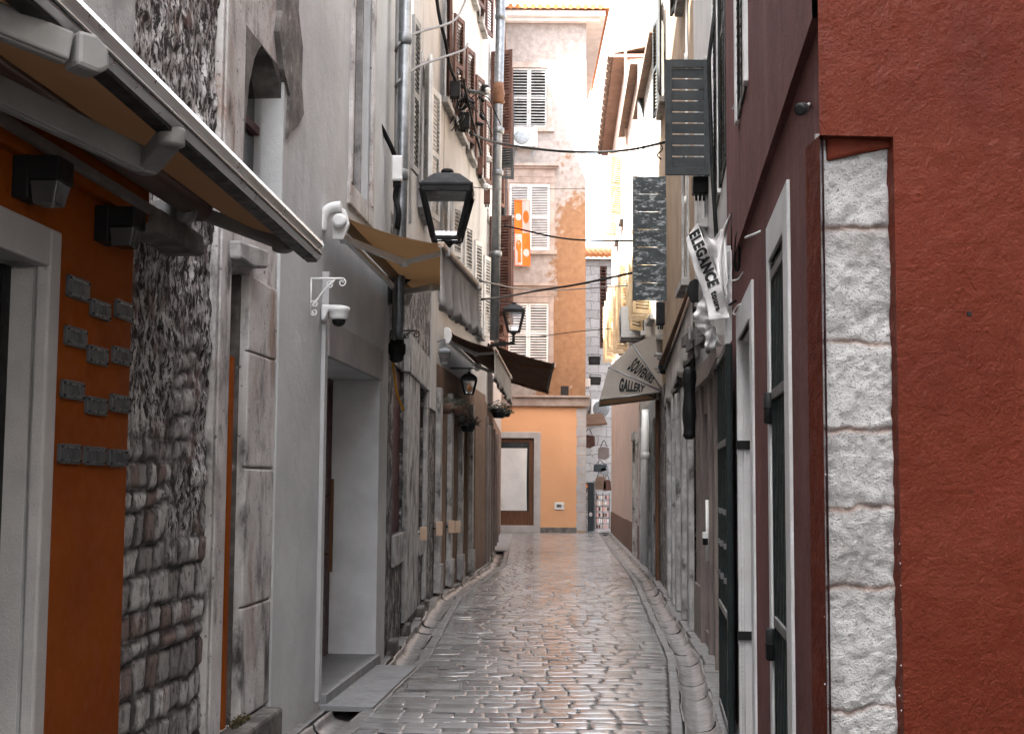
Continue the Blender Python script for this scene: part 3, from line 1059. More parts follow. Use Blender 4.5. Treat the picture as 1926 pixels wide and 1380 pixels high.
build(mb, 'stone_corbel', m_darkstone, H2, bevel=.012)
mb = MB()
WL.panel(mb, [(528, -80), (566, -80), (562, 20), (570, 90), (568, 160), (572, 215), (560, 238), (548, 246), (541, 262), (546, 180), (534, 130), (526, 60), (532, 20)], -.02, .038)
build(mb, 'bare_stone_patch', m_darkstone, H2)
mb = MB()
for i in range(160):
    a = WL.P(WL.sz(440 + random.gauss(0, 9), 1320)[0], .275 + abs(random.gauss(0, .018)), random.uniform(.0, .06))
    e1 = Vector((random.gauss(0, 1), random.gauss(0, 1), random.gauss(0, 1))).normalized()
    e2 = e1.orthogonal().normalized()
    mb.add([a - e1 * .012, a + e2 * .006, a + e1 * .012, a - e2 * .006], [(0, 1, 2, 3)])
solo(mb, 'moss_clump', m_soil, 'small brown moss clump growing on the worn stone sill of the niche', 'moss')

# ---------------------------------------------------- grey plaster house
H3 = house('grey_house', 'smooth grey plastered house with recessed doorway and dome camera on its front', WL.P((sB + WL.sy(Y3)) / 2, 0))
sE = WL.L
dh0, dh1 = WL.sz(606, 950)[0], WL.sz(707, 950)[0]
dzt = WL.sz(660, 692)[1]
dh = (dh0, dh1, .10, dzt, .42)
wh0, wh1 = WL.sz(656, 170)[0], WL.sz(693, 170)[0]
wz0 = WL.sz(675, 372)[1]
wh = (wh0, wh1, wz0, wz0 + 2.4, .10)
mb = MB()
WL.front(mb, sB, sE, -.1, 14.6, [dh, wh], off=.02)
WL.shell(mb, sB, sE, -.1, 14.6, off=.02)
build(mb, 'wall', m_grey, H3)
roof_part(WL, H3, sB, sE, 14.6)
mb = MB()
WL.slab(mb, dh0 - .03, dh1 + .06, dzt, dzt + .27, .0, .038)
build(mb, 'lintel', m_framegrey, H3, bevel=.006)
mb = MB()
WL.slab(mb, dh0, dh1, .10, dzt, -.47, -.402)
dr = build(mb, 'door', m_woodred, H3)
mb = MB()
hz0, hz1 = WL.sz(621, 1075, -.33)[1], WL.sz(625, 900, -.33)[1]
hs_ = WL.sz(623, 985, -.33)[0]
WL.slab(mb, hs_ - .02, hs_ + .02, hz0, hz1, -.345, -.315)
for z in (hz0 + .15, hz1 - .15):
    mb.tube([WL.P(hs_, z, -.402), WL.P(hs_, z, -.34)], .010, 8)
build(mb, 'handle', m_wood, dr, bevel=.004)
mb = MB()
WL.slab(mb, dh1 - .012, dh1 + .01, .101, dzt - .002, -.401, .018)
build(mb, 'door_reveal', m_white, H3)
mb = MB()
WL.slab(mb, dh0 - .01, dh1 + .01, -.05, .10, -.45, .06)
build(mb, 'doorstep', m_slab, H3, bevel=.006)
mb = MB()
WL.slab(mb, wh0 - .07, wh0, wz0, wz0 + 2.4, .0, .05)
WL.slab(mb, wh1, wh1 + .08, wz0, wz0 + 2.4, .0, .05)
WL.slab(mb, wh0 - .09, wh1 + .10, wz0 - .17, wz0, -.1, .045)
wo = build(mb, 'window', m_stone, H3, bevel=.008)
mb = MB()
WL.slab(mb, wh0, wh1, wz0, wz0 + 2.4, -.13, -.10)
build(mb, 'pane', m_pane, wo)
mb = MB()
WL.slab(mb, wh0, wh0 + .06, wz0, wz0 + 2.4, -.10, -.05)
WL.slab(mb, wh1 - .06, wh1, wz0, wz0 + 2.4, -.10, -.05)
build(mb, 'frame', m_stone2, wo)

# ---------------------------------------------------- stone shop house
H4 = house('stone_shop_house', 'weathered stone house with two slim red shop windows behind galvanised downpipe', WL4.P(WL4.L / 2, 0))
h1 = (max(WL4.sz(736, 850)[0], .06), WL4.sz(755, 850)[0], WL4.sz(747, 1002)[1], WL4.sz(747, 690)[1], .06)
h2 = (WL4.sz(779, 850)[0], WL4.sz(793, 850)[0], WL4.sz(785, 998)[1], WL4.sz(785, 700)[1], .06)
ZL = 4.15
holes = [win(WL4, H4, .9, 4.9, .7, 1.7, ms=m_oshut, lw=.34, ang=7, sill=False),
         win(WL4, H4, 3.5, 4.95, .85, 1.7, ms=m_wshut, ang=12),
         win(WL4, H4, .8, 8.2, .85, 1.7, ms=m_brown),
         win(WL4, H4, 3.5, 8.2, .85, 1.7, ms=m_brown)]
mb = MB()
WL4.front(mb, 0, WL4.L, ZL, 15.6, holes)
WL4.shell(mb, 0, WL4.L, -.1, 15.6)
build(mb, 'wall', m_grey2, H4)
roof_part(WL4, H4, 0, WL4.L, 15.6)
mb = MB()
WL4.front(mb, 0, WL4.L, -.1, ZL, [h1, h2], off=.012)
build(mb, 'stone_wall', m_roughdark, H4)
mb = MB()
s80 = WL4.sz(808, 600)[0]
WL4.slab(mb, s80, WL4.L, 2.6, ZL + .1, .0, .03)
build(mb, 'render_patch', m_grey2, H4)
mb = MB()
for h in (h1, h2):
    WL4.slab(mb, h[0], h[1], h[2], h[3], -.10, -.02)
build(mb, 'shop_window', m_woodred, H4)
mb = MB()
for a, b in ((h1[1] + .01, h2[0] - .01), (h2[1] + .01, h2[1] + .28)):
    WL4.slab(mb, a, b, .15, h1[3], .013, .06)
WL4.slab(mb, h1[0] - .02, h1[1], h1[2] - .30, h1[2], .013, .045)
WL4.slab(mb, h2[0], h2[1], h2[2] - .30, h2[2], .013, .045)
build(mb, 'stone_pillar', m_stone2, H4, bevel=.01)
mb = MB()
WL4.slab(mb, h1[1] - .02, h2[1] + .32, h1[3] + .003, h1[3] + .42, .013, .075)
build(mb, 'lintel', m_stone2, H4, bevel=.01)
mb = MB()
for s0_, l_ in ((.2, .5), (h1[1] + .03, .35), (h2[1] + .02, .4), (3.6, .5)):
    WL4.slab(mb, s0_, s0_ + l_ * .8, .0, .13, .013, .10)
build(mb, 'kerb_block', m_darkstone, H4, bevel=.02)

# ---------------------------------------------------- white shuttered house
H5 = house('shuttered_house', 'pale plastered house with rows of white and brown shutters above awninged shops', WL5.P(WL5.L / 2, 0))
holes = []
L5 = WL5.L
for i in range(4):
    a = .55 + i * (L5 - .8) / 4
    holes.append(win(WL5, H5, a, 4.35, .75, 1.55, ms=m_wshut, lw=.40, ang=14))
    holes.append(win(WL5, H5, a, 7.3, .75, 1.6, ms=m_brown, lw=.40, ang=14))
    holes.append(win(WL5, H5, a, 10.2, .75, 1.5, ms=m_brown, lw=.40, ang=14))
shop_holes = []
for i, (a, b) in enumerate(((.35, 1.25), (1.75, 2.6), (3.1, 4.1), (4.7, 5.3))):
    if b < L5:
        shop_holes.append((a, b, .25, 2.75, .25))
mb = MB()
WL5.front(mb, 0, L5, 3.3, 12.7, holes)
WL5.shell(mb, 0, L5, -.1, 12.7)
build(mb, 'wall', m_grey2, H5)
roof_part(WL5, H5, 0, L5, 12.7)
mb = MB()
WL5.front(mb, 0, L5, -.1, 3.3, shop_holes, off=.015)
build(mb, 'shop_wall', m_tan, H5)
mb = MB()
for h in shop_holes:
    WL5.slab(mb, h[0], h[1], h[2], h[3], -.27, -.2)
build(mb, 'shop_door', m_wood, H5)
mb = MB()
for a in (.05, 1.35, 2.72, 4.25):
    WL5.slab(mb, a, a + .24, .05, 2.95, .016, .09)
    WL5.slab(mb, a - .04, a + .28, .05, .45, .016, .12)
build(mb, 'pilaster', m_stone2, H5, bevel=.01)

# ---------------------------------------------------- far left brown-shuttered house
H6 = house('far_left_house', 'narrow house with brown louvred shutters at the far left end of the lane', WL6.P(WL6.L / 2, 0))
holes = []
for i in range(5):
    a = .5 + i * 2.9
    holes.append(win(WL6, H6, a, 5.2, .9, 1.75, ms=m_brown, lw=.46, ang=75 if i < 2 else 25))
    holes.append(win(WL6, H6, a, 8.6, .9, 1.75, ms=m_lou if i % 2 else m_brown, lw=.46, ang=70 if i < 2 else 20))
doors6 = [(1.2, 2.2, .1, 2.5, .2), (4.2, 5.2, .1, 2.5, .2), (8.5, 9.5, .1, 2.5, .2)]
mb = MB()
s41 = WL6.sy(40.5)
WL6.front(mb, 0, s41, 3.2, 13.2, [h for h in holes if h[1] < s41])
WL6.shell(mb, 0, s41, -.1, 13.2)
build(mb, 'wall', m_grey2, H6)
mb = MB()
WL6.front(mb, 0, WL6.L, -.1, 3.2, doors6, off=.012)
build(mb, 'shop_wall', m_tan, H6)
mb = MB()
for h in doors6:
    WL6.slab(mb, h[0], h[1], h[2], h[3], -.22, -.16)
build(mb, 'shop_door', m_wood, H6)
mb = MB()
for k, a in enumerate((.3, .95, 2.25, 3.0, 3.9, 5.25, 6.4, 7.6, 8.2, 9.55, 11.2)):
    WL6.slab(mb, a, a + .2, .03, 2.9 - .15 * (k % 3), .013, .07 + .03 * (k % 2))
build(mb, 'pilaster', m_shopbrown, H6, bevel=.01)
roof_part(WL6, H6, 0, s41, 13.2)
H7 = house('tall_corner_house', 'tall house closing the left side of the lane against the far facade', WL6.P(s41 + 1, 0))
mb = MB()
WL6.front(mb, s41 + .005, WL6.sy(YF - .02), 3.2, 18.0, [])
WL6.shell(mb, s41 + .005, WL6.sy(YF - .02), -.1, 18.0)
build(mb, 'wall', m_grey2, H7)
roof_part(WL6, H7, s41, WL6.sy(YF - .3), 18.0)

# ---------------------------------------------------- far facade
HF = house('ochre_house', 'four storey ochre house facing down the lane with peach ground floor', WF.P(2, 0))
def fz(v, u=1020):
    return WF.sz(u, v)[1]
def fs(u, v=600):
    return WF.sz(u, v)[0]
fr_r = fs(1101, 800)
fz_top = fz(30)
def fwin(u0, u1, v0, v1, m, surround, kind='louvre', pitch=.07):
    a, b, z0, z1 = fs(u0, (v0 + v1) / 2), fs(u1, (v0 + v1) / 2), fz(v1), fz(v0)
    mb = MB()
    bw = .16
    WF.slab(mb, a - bw, a, z0 - .02, z1, -.02, .03)
    WF.slab(mb, b, b + bw, z0 - .02, z1, -.02, .03)
    WF.slab(mb, a - bw, b + bw, z1, z1 + .2, -.02, .035)
    WF.slab(mb, a - bw - .08, b + bw + .08, z0 - .16, z0 - .02, -.02, .12)
    if surround:
        WF.slab(mb, a - bw, b + bw, z1 + .2, z1 + .55, -.02, .05)
        WF.slab(mb, a - bw - .1, b + bw + .12, z1 + .55, z1 + .64, -.02, .22)
        WF.slab(mb, a - bw - .06, b + bw + .06, z1 + .48, z1 + .55, -.02, .13)
    wo = build(mb, 'window', m_tanstone, HF, bevel=.008)
    mb = MB()
    WF.slab(mb, a, b, z0, z1, -.16, -.12)
    build(mb, 'pane', m_pane, wo)
    mid = (a + b) / 2
    build(leaf_mb(WF.P(a + .005, z0, -.055), WF.t, mid - a - .01, z1 - z0 - .01, WF.n, kind, .045, pitch), 'shutter', m, wo)
    build(leaf_mb(WF.P(b - .005, z0, -.055), -WF.t, mid - a - .01, z1 - z0 - .01, WF.n, kind, .045, pitch), 'shutter', m, wo)
    return (a, b, z0, z1, .13)
m_tanstone = mat('weathered_tan_stone', (.31, .26, .23), (.22, .175, .15), 3, .35, .65, .9, .005, 50, [((.12, .085, .06), 5, .6, .76)], bump2=.01)
holes = [fwin(961, 1029, 128, 240, m_oshut, False, pitch=.10), fwin(958, 1034, 345, 470, m_wshut, True, pitch=.055), fwin(955, 1032, 570, 682, m_wshut, True, pitch=.085)]
dF = (fs(930, 900), fs(1004, 900), fz(988), fz(824), .12)
zs1, zs0 = fz(748), fz(764)
mb = MB()
WF.front(mb, 0, fr_r, zs0, fz_top, holes)
WF.shell(mb, 0, fr_r, -.1, fz_top, deep=9)
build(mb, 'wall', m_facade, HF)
mb = MB()
WF.front(mb, 0, fr_r, -.1, zs0, [dF], off=.01)
build(mb, 'ground_floor_wall', m_peach, HF)
mb = MB()
WF.slab(mb, 0, fr_r + .12, zs0, zs1, -.02, .14)
WF.slab(mb, 0, fr_r + .16, zs1, zs1 + .07, -.02, .22)
build(mb, 'string_course', m_tanstone, HF, bevel=.01)
mb = MB()
for i in range(13):
    z0 = .05 + i * (zs0 - .1) / 13
    WF.slab(mb, fr_r - .30 + .02 * (i % 2), fr_r + .03, z0, z0 + (zs0 - .1) / 13 - .012, .0, .035)
build(mb, 'quoin', m_framegrey, HF, bevel=.01)
mb = MB()
WF.slab(mb, dF[1] + .22, fr_r - .28, -.05, .17, .0, .05)
build(mb, 'plinth', m_darkstone, HF, bevel=.01)
mb = MB()
WF.slab(mb, dF[1], dF[1] + .22, -.05, dF[3] + .2, -.02, .05)
WF.slab(mb, dF[0] - .2, dF[1], dF[3], dF[3] + .2, -.02, .05)
WF.slab(mb, dF[0] - .2, dF[1] + .02, -.05, dF[2], -.1, .12)
build(mb, 'door_frame', m_framegrey, HF, bevel=.008)
mb = MB()
WF.slab(mb, dF[1] - .16, dF[1], dF[2], dF[3], -.11, -.05)
WF.slab(mb, dF[0], dF[0] + .16, dF[2], dF[3], -.11, -.05)
WF.slab(mb, dF[0] + .16, dF[1] - .16, dF[2], dF[2] + .46, -.11, -.06)
WF.slab(mb, dF[0] + .16, dF[1] - .16, dF[3] - .14, dF[3], -.11, -.05)
WF.slab(mb, dF[0] + .16, dF[1] - .16, dF[2] + .46, dF[3] - .14, -.13, -.11)
dr = build(mb, 'door', m_wood, HF, bevel=.006)
mb = MB()
WF.slab(mb, dF[0] + .16, dF[1] - .16, dF[2] + .46, dF[3] - .14, -.11, -.105)
build(mb, 'pane', m_pane, dr)
a0, a1, p0, p1 = dF[0] + .05, dF[1] - .22, dF[2] + .48, dF[3] - .33
mb = MB()
def paper(i, j):
    k = .012 * math.sin(7 * i + 3 * j) + .02 * (fbm(np.array([i * 5.]), np.array([j * 7.]), 3)[0] - .5)
    sag = .12 * max(0, .3 - abs(i - .5)) * (1 if .48 < j < .52 else 0)
    return WF.P(a0 + (a1 - a0) * i - (.06 * j * (1 - j) if i > .9 else 0), p0 + (p1 - p0) * j, -.085 + k)
mb.grid(paper, 24, 40)
build(mb, 'paper_sheet', m_paper, dr, label='creased white paper covering the door glass')
# cornice, gutter and tiles
mb = MB()
WF.slab(mb, -.2, fr_r + .45, fz(44), fz(38), -.1, .25)
WF.slab(mb, -.2, fr_r + .62, fz(38), fz(28), -9.2, .45)
build(mb, 'cornice', m_white, HF, bevel=.012)
mb = MB()
zt = fz(27)
mb.prism([WF.P(-.3, zt, .6), WF.P(fr_r + .75, zt, .6), WF.P(fr_r - 1.2, zt + 1.3, -4), WF.P(-.3, zt + 1.3, -4)], (0, 0, .05))
mb.prism([WF.P(fr_r + .75, zt, .6), WF.P(fr_r + .75, zt, -9), WF.P(fr_r - 1.2, zt + 1.3, -4)], (0, 0, .05))
n = 20
for i in range(n):
    x = -.3 + (fr_r + 1.0) * i / n
    for k in range(9):
        f0, f1 = k / 9 * .9, (k + 1.15) / 9 * .9
        xr = fr_r + .75 - 1.95 * f1
        if x > xr:
            break
        A = WF.P(x, zt + 1.3 * f0 + .05, .62 - 4.6 * f0)
        B = WF.P(x, zt + 1.3 * f1 + .02, .62 - 4.6 * f1)
        mb.tube([A + Vector((random.uniform(-.01, .01), 0, 0)), B], [.088, .07], 8)
build(mb, 'roof', m_tile, HF)

# ---------------------------------------------------- right: red corner house
H8 = house('red_house', 'dark red stuccoed corner house with exposed white stone pier and two gated doorways', WR.P(2.5, 0))
ZLEDGE = WR.sz(1500, 165)[1]
s9 = WR.sz(1378, 800)[0]
e1n, e1f = WR.sz(1417, 1000)[0], WR.sz(1393, 1000)[0]
e2n, e2f = WR.sz(1484, 1000)[0], WR.sz(1455, 1000)[0]
z1t, z2t = WR.sz(1417, 592)[1], WR.sz(1484, 425)[1]
z1o, z2o = WR.sz(1419, 522)[1], WR.sz(1493, 320)[1]
d1, d2 = (e1n, e1f, .0, z1t, .26), (e2n, e2f, .0, z2t, .26)
hw = win(WR, H8, WR.sz(1416, 120)[0] + .02, 3.75, .70, 1.7, off=.03, shutters='closed', ms=m_darkgreen, mf=m_white, sill=False)
mb = MB()
WR.front(mb, 0, s9, -.1, ZLEDGE, [d1, d2], off=0)
WR.front(mb, 0, s9, ZLEDGE, 11.0, [hw], off=.03)
mb.quad(WR.P(0, ZLEDGE, 0), WR.P(s9, ZLEDGE, 0), WR.P(s9, ZLEDGE, .03), WR.P(0, ZLEDGE, .03))
build(mb, 'side_wall', m_red_side, H8)
WFR = Wall(xr_near(YC) - .012, YC, xr_near(YC) + 4, YC + .22, 'L')
pz = WFR.sz(1620, 256)[1]
ps1 = WFR.sz(1690, 800)[0]
mb = MB()
WFR.front(mb, -.0, 4.0, -.1, 11.0, [(0.0, ps1, -.1, pz, .09)])
# roof deck and far end
a, b, c_, d_ = WFR.P(0, 11, 0), WFR.P(4, 11, 0), WR.P(s9, 11, -5), WR.P(s9, 11, .03)
mb.quad(a, b, c_, d_)
mb.quad(WR.P(s9, -.1, 0), WR.P(s9, -.1, -5), c_, d_)
mb.quad(WFR.P(4, -.1), b, c_, WR.P(s9, -.1, -5))
WFR.slab(mb, 0, ps1, -.1, pz, -.16, -.09)
build(mb, 'front_wall', m_red, H8)
mb = MB()
c = WFR.pt(1823, 590, .002)
mb.lathe(c - WFR.n * .01, [(.008, 0), (.009, .006), (.007, .0125)], 9, axis=WFR.n)
build(mb, 'nail_hole', m_darkgap, H8)
mb = MB()
for a, b in (((1786, 585), (1856, 586)), ((1790, 580), (1852, 470)), ((1800, 482), (1834, 545)), ((1780, 458), (1860, 456))):
    mb.tube([WFR.pt(*a, .0), WFR.pt((a[0] + b[0]) / 2 + 1, (a[1] + b[1]) / 2, .0008), WFR.pt(*b, .0)], .0009, 5)
build(mb, 'scratch_marks', m_red, H8)
mb = MB()
rg_ = random.Random(3)
for k in range(24):
    v = 760 + 620 * rg_.random() ** .5
    u = rg_.choice((1552, 1556, 1694, 1697)) + rg_.gauss(0, 1.6)
    p = WFR.pt(u, v, .0012 if u > 1600 else -.016)
    r_ = rg_.uniform(.001, .0034)
    mb.add([p + WFR.t * rg_.uniform(-1, 1) * r_ * .6 + UP * r_ * math.sin(q * 1.57) * rg_.uniform(.6, 1.6) + WFR.t * r_ * .7 * math.cos(q * 1.57) for q in range(4)], [(0, 1, 2, 3)])
o = build(mb, 'paint_chips', m_white, H8)
o['kind'] = 'stuff'
mb = MB()
WFR.panel(mb, [(1556, 252), (1688, 262), (1688, 275), (1620, 288), (1556, 303)], -.085, -.035)
build(mb, 'plaster_slope', m_red, H8, bevel=.01)
mb = MB()
lip0 = WFR.sz(1557, 800)[0]
def lipf(i, j):
    z = -.1 + (pz + .1) * j
    wv = .007 * (fbm(np.array([z * 6]), np.array([1.0]), 8)[0] - .5)
    return WFR.P(.001 + (lip0 + wv) * i, z, -.018 - .05 * i * i + .004 * math.sin(z * 23) * i)
mb.grid(lipf, 6, 90)
build(mb, 'plaster_lip', m_red, H8)
# pier of tooled stones
pjv = [256, 426, 645, 806, 957, 1108, 1333, 1500]
pjz = [WFR.sz(1620, v, -.05)[1] for v in pjv]
nz, ns = 420, 50
s0p, s1p = lip0 - .01, ps1 + .02
zz = np.linspace(.55, pz + .02, nz + 1)
s_ = np.linspace(s0p, s1p, ns + 1)
SS, ZZ = np.meshgrid(s_, zz)
jd = np.full_like(SS, 9.)
for k, zj in enumerate(pjz):
    zl = zj + (fbm(SS * 12 + k * 7, SS * 0 + k, 20, 4) - .5) * .038
    wid = .008 + .03 * np.clip(fbm(SS * 6 + k * 3, SS * 0 + k * 5, 30) - .45, 0, 1)
    jd = np.minimum(jd, np.abs(ZZ - zl) / (1 + wid * 40))
edge = np.minimum(jd, np.minimum(SS - s0p - .004, s1p - .02 - SS) * .9 + .004 + (fbm(SS * 3, ZZ * 16, 44) - .5) * .02)
hh = np.clip(edge / .010, 0, 1) ** .5 * .012 * (.35 + 1.3 * fbm(SS * 7, ZZ * 7, 123, 2)) + (fbm(SS * 40, ZZ * 40, 90, 4) - .5) * .016 + (fbm(SS * 9, ZZ * 9, 99, 4) - .5) * .026 - .064
mort = np.clip(1 - (jd - .002) / .008, 0, 1) * np.clip(.25 + 1.2 * fbm(SS * 12, ZZ * 12, 131, 3), 0, 1)
mb = MB()
pts = [WFR.P(float(SS[j, i]), float(ZZ[j, i]), float(hh[j, i])) for j in range(nz + 1) for i in range(ns + 1)]
w_ = ns + 1
mb.add(pts, [(j * w_ + i, j * w_ + i + 1, (j + 1) * w_ + i + 1, (j + 1) * w_ + i) for j in range(nz) for i in range(ns)], True)
build(mb, 'stone_pier', m_pier, H8, attr={'mortar': mort.ravel().tolist()})
for (en, ef, zt_, zo) in ((e1n, e1f, z1t, z1o), (e2n, e2f, z2t, z2o)):
    bw_ = WR.sz(1484, 1000)[0] - WR.sz(1493, 1000)[0]
    mb = MB()
    WR.slab(mb, en - bw_, en, -.1, zo, -.02, .014)
    WR.slab(mb, ef, ef + .10, -.1, zo, -.02, .014)
    WR.slab(mb, en, ef, zt_, zo, -.02, .0142)
    WR.slab(mb, ef - .012, ef + .02, -.1, zt_, -.26, -.02)
    WR.slab(mb, en - .02, en + .012, -.1, zt_, -.26, -.02)
    WR.slab(mb, en + .012, ef - .012, zt_ - .012, zt_ + .02, -.26, -.02)
    build(mb, 'door_frame', m_white, H8, bevel=.004)
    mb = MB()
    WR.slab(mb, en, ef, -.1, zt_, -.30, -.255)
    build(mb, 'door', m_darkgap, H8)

# ---------------------------------------------------- unseen houses added round the viewer to block sky light and sun
mb = MB()
mb.box((-2.6, -11, -.1), (9.5, 0, 0), (0, -5, 0), (0, 0, 9))
solo(mb, 'house', m_grey2, 'unseen plastered house added behind the viewer to block light', 'house', loc=(2, -8, 0))
mb = MB()
mb.box((1.85, -6.4, -.1), (5, 0, 0), (0, 10.3, 0), (0, 0, 14))
solo(mb, 'house', m_upper, 'unseen grey plastered house added right of the viewer to block light', 'house', loc=(4, -1, 0))
mb = MB()
mb.box((xl_near(-3) - 5, -6.4, -.1), (4.9, 0, 0), (0, 3.4, 0), (0, 0, 12))
solo(mb, 'house', m_grey2, 'unseen plain house added behind the orange shop house', 'house', loc=(-4, -5, 0))

# ---------------------------------------------------- right: taupe shop house
H9 = house('taupe_shop_house', 'grey house with taupe panelled shopfront between red house and stone house', WR.P((s9 + WR.L) / 2, 0))
s14 = WR3.sy(14.6)
hws = [win(WR, H9, s9 + .35, 4.0, .95, 2.4, shutters='closed', ms=m_darkgreen, mf=m_darkgreen, sill=False),
       win(WR, H9, s9 + 1.65, 4.0, .9, 2.4, shutters='closed', ms=m_darkgreen, mf=m_white, sill=False)]
hw3 = [win(WR3, H9, .62, 4.2, .8, 1.5, shutters=None, mf=m_stone2)]
mb = MB()
WR.front(mb, s9, WR.L, 2.7, 12.0, hws)
WR.shell(mb, s9, WR.L, -.1, 12.0)
WR3.front(mb, 0, s14, 2.7, 12.0, hw3)
WR3.shell(mb, 0, s14, -.1, 12.0)
build(mb, 'wall', m_grey2, H9)
roof_part(WR, H9, s9, WR.L, 12.0)
mb = MB()
WR.front(mb, s9, WR.L, -.1, 2.7, [(s9 + 1.45, s9 + 2.3, .12, 2.4, .12)], off=0)
WR3.front(mb, 0, s14, -.1, 2.7, [(.35, 1.15, .15, 2.3, .14)], off=0)
build(mb, 'shopfront', m_shopbrown, H9)
mb = MB()
WR.slab(mb, s9 + 1.45, s9 + 2.3, .12, 2.4, -.15, -.10)
WR3.slab(mb, .35, 1.15, .15, 2.3, -.17, -.12)
for k in range(3):
    WR3.slab(mb, .42, 1.08, .25 + k * .7, .82 + k * .7, -.121, -.105)
build(mb, 'door', m_shopbrown, H9, bevel=.006)
mb = MB()
for a in (s9 + 1.33, s9 + 2.31):
    WR.slab(mb, a, a + .11, -.05, 2.6, 0, .035)
WR.slab(mb, s9 + 1.2, WR.L, 2.6, 2.78, 0, .06)
WR3.slab(mb, 0, s14, 2.6, 2.78, 0, .061)
WR3.slab(mb, .2, .33, -.05, 2.6, 0, .035)
WR3.slab(mb, 1.17, 1.3, -.05, 2.6, 0, .035)
WR3.slab(mb, 1.32, s14, .0, .55, 0, .025)
build(mb, 'trim', m_shopbrown, H9, bevel=.006)

# ---------------------------------------------------- right: stone house with dark shutters
H10 = house('stone_house', 'tall house with dark wooden shutters and rough stone pillars right of the lane', WR3.P((s14 + WR3.L) / 2, 0))
L3_ = WR3.L
hws = [win(WR3, H10, s14 + .9, 4.0, .8, 1.6, shutters=None), win(WR3, H10, L3_ - 1.15, 4.0, .8, 1.7, shutters=None),
       win(WR3, H10, s14 + .9, 7.6, .8, 1.6, ms=m_lou), win(WR3, H10, L3_ - 2.2, 7.6, .8, 1.6, ms=m_lou)]
hd = [(s14 + 1.4, s14 + 2.2, .3, 2.6, .2), (s14 + 3.3, s14 + 4.1, .6, 2.6, .2)]
mb = MB()
WR3.front(mb, s14 + .003, L3_, 3.15, 13.5, hws)
WR3.shell(mb, s14 + .003, L3_, -.1, 13.5)
build(mb, 'wall', m_sunwarm, H10)
roof_part(WR3, H10, s14, L3_, 13.5)
mb = MB()
WR3.front(mb, s14 + .003, L3_, -.1, 3.15, hd, off=.012)
build(mb, 'stone_wall', m_roughdark, H10)
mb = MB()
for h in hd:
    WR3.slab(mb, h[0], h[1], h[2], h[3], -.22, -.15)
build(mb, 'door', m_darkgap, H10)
mb = MB()
for a in (s14 + .04, s14 + 1.14, s14 + 2.24, s14 + 3.05, s14 + 4.15):
    WR3.slab(mb, a, a + .25, .02, 2.75, .013, .075)
build(mb, 'stone_pillar', m_stone2, H10, bevel=.012)
mb = MB()
WR3.slab(mb, L3_ - .36, L3_ - .06, .0, 3.0, .013, .07)
build(mb, 'door_post', m_wood, H10, bevel=.006)

# ---------------------------------------------------- right: grey house, pink house, eaved house
H11 = house('grey_house', 'blue grey house above which the souvenir canopy is mounted right of the lane', WR5.P(2.5, 0))
s28, s34 = WR5.sy(28), WR5.sy(34)
hws = [win(WR5, H11, 1.0, 4.6, .8, 1.6, ms=m_sunglow, lw=.4, ang=60, kind='louvre'), win(WR5, H11, 3.6, 4.6, .8, 1.6, ms=m_sunglow, ang=40)]
hd = [(.9, 1.9, .12, 2.5, .2), (3.6, 4.6, .12, 2.5, .2)]
mb = MB()
WR5.front(mb, 0, s28, 3.1, 9.4, hws)
WR5.shell(mb, 0, s28, -.1, 9.4)
build(mb, 'wall', m_cream, H11)
roof_part(WR5, H11, 0, s28, 9.4, over=.15)
mb = MB()
WR5.front(mb, 0, s28, -.1, 3.1, hd, off=.01)
build(mb, 'ground_floor_wall', m_bluegrey, H11)
mb = MB()
for h in hd:
    WR5.slab(mb, h[0], h[1], h[2], h[3], -.22, -.16)
build(mb, 'door', m_shopbrown, H11)
mb = MB()
for a in (.68, 1.92, 3.38, 4.62):
    WR5.slab(mb, a, a + .2, .03, 2.75, .011, .06)
build(mb, 'stone_pillar', m_stone2, H11, bevel=.01)

H12 = house('pink_house', 'low pink plastered house with brown plinth towards the far right', WR5.P((s28 + s34) / 2, 0))
hws = [win(WR5, H12, s28 + 1.2, 4.8, .8, 1.6, ms=m_sunglow, ang=50), win(WR5, H12, s28 + 3.9, 4.8, .8, 1.6, ms=m_sunglow, ang=50)]
mb = MB()
WR5.front(mb, s28 + .003, s34, 3.3, 10.6, hws)
WR5.shell(mb, s28 + .003, s34, -.1, 10.6)
WR5.front(mb, s28 + .003, s34, -.1, 3.3, [(s28 + .8, s28 + 1.8, .12, 2.4, .25)], off=.01)
build(mb, 'wall', m_pink, H12)
roof_part(WR5, H12, s28, s34, 10.6, over=.2)
mb = MB()
WR5.slab(mb, s28 + .003, s28 + .6, -.05, .72, .0, .025)
WR5.slab(mb, s28 + 2.0, s34, -.05, .72, .0, .025)
build(mb, 'plinth', m_plinth, H12)
mb = MB()
WR5.slab(mb, s28 + .62, s28 + .78, -.05, 2.55, .01, .06)
WR5.slab(mb, s28 + 1.82, s28 + 1.98, -.05, 2.55, .01, .06)
WR5.slab(mb, s28 + .62, s28 + 1.98, 2.55, 2.72, .01, .09)
build(mb, 'door_frame', m_stone2, H12, bevel=.01)
mb = MB()
WR5.slab(mb, s28 + .8, s28 + 1.8, .12, 2.4, -.25, -.2)
build(mb, 'door', m_wood, H12)

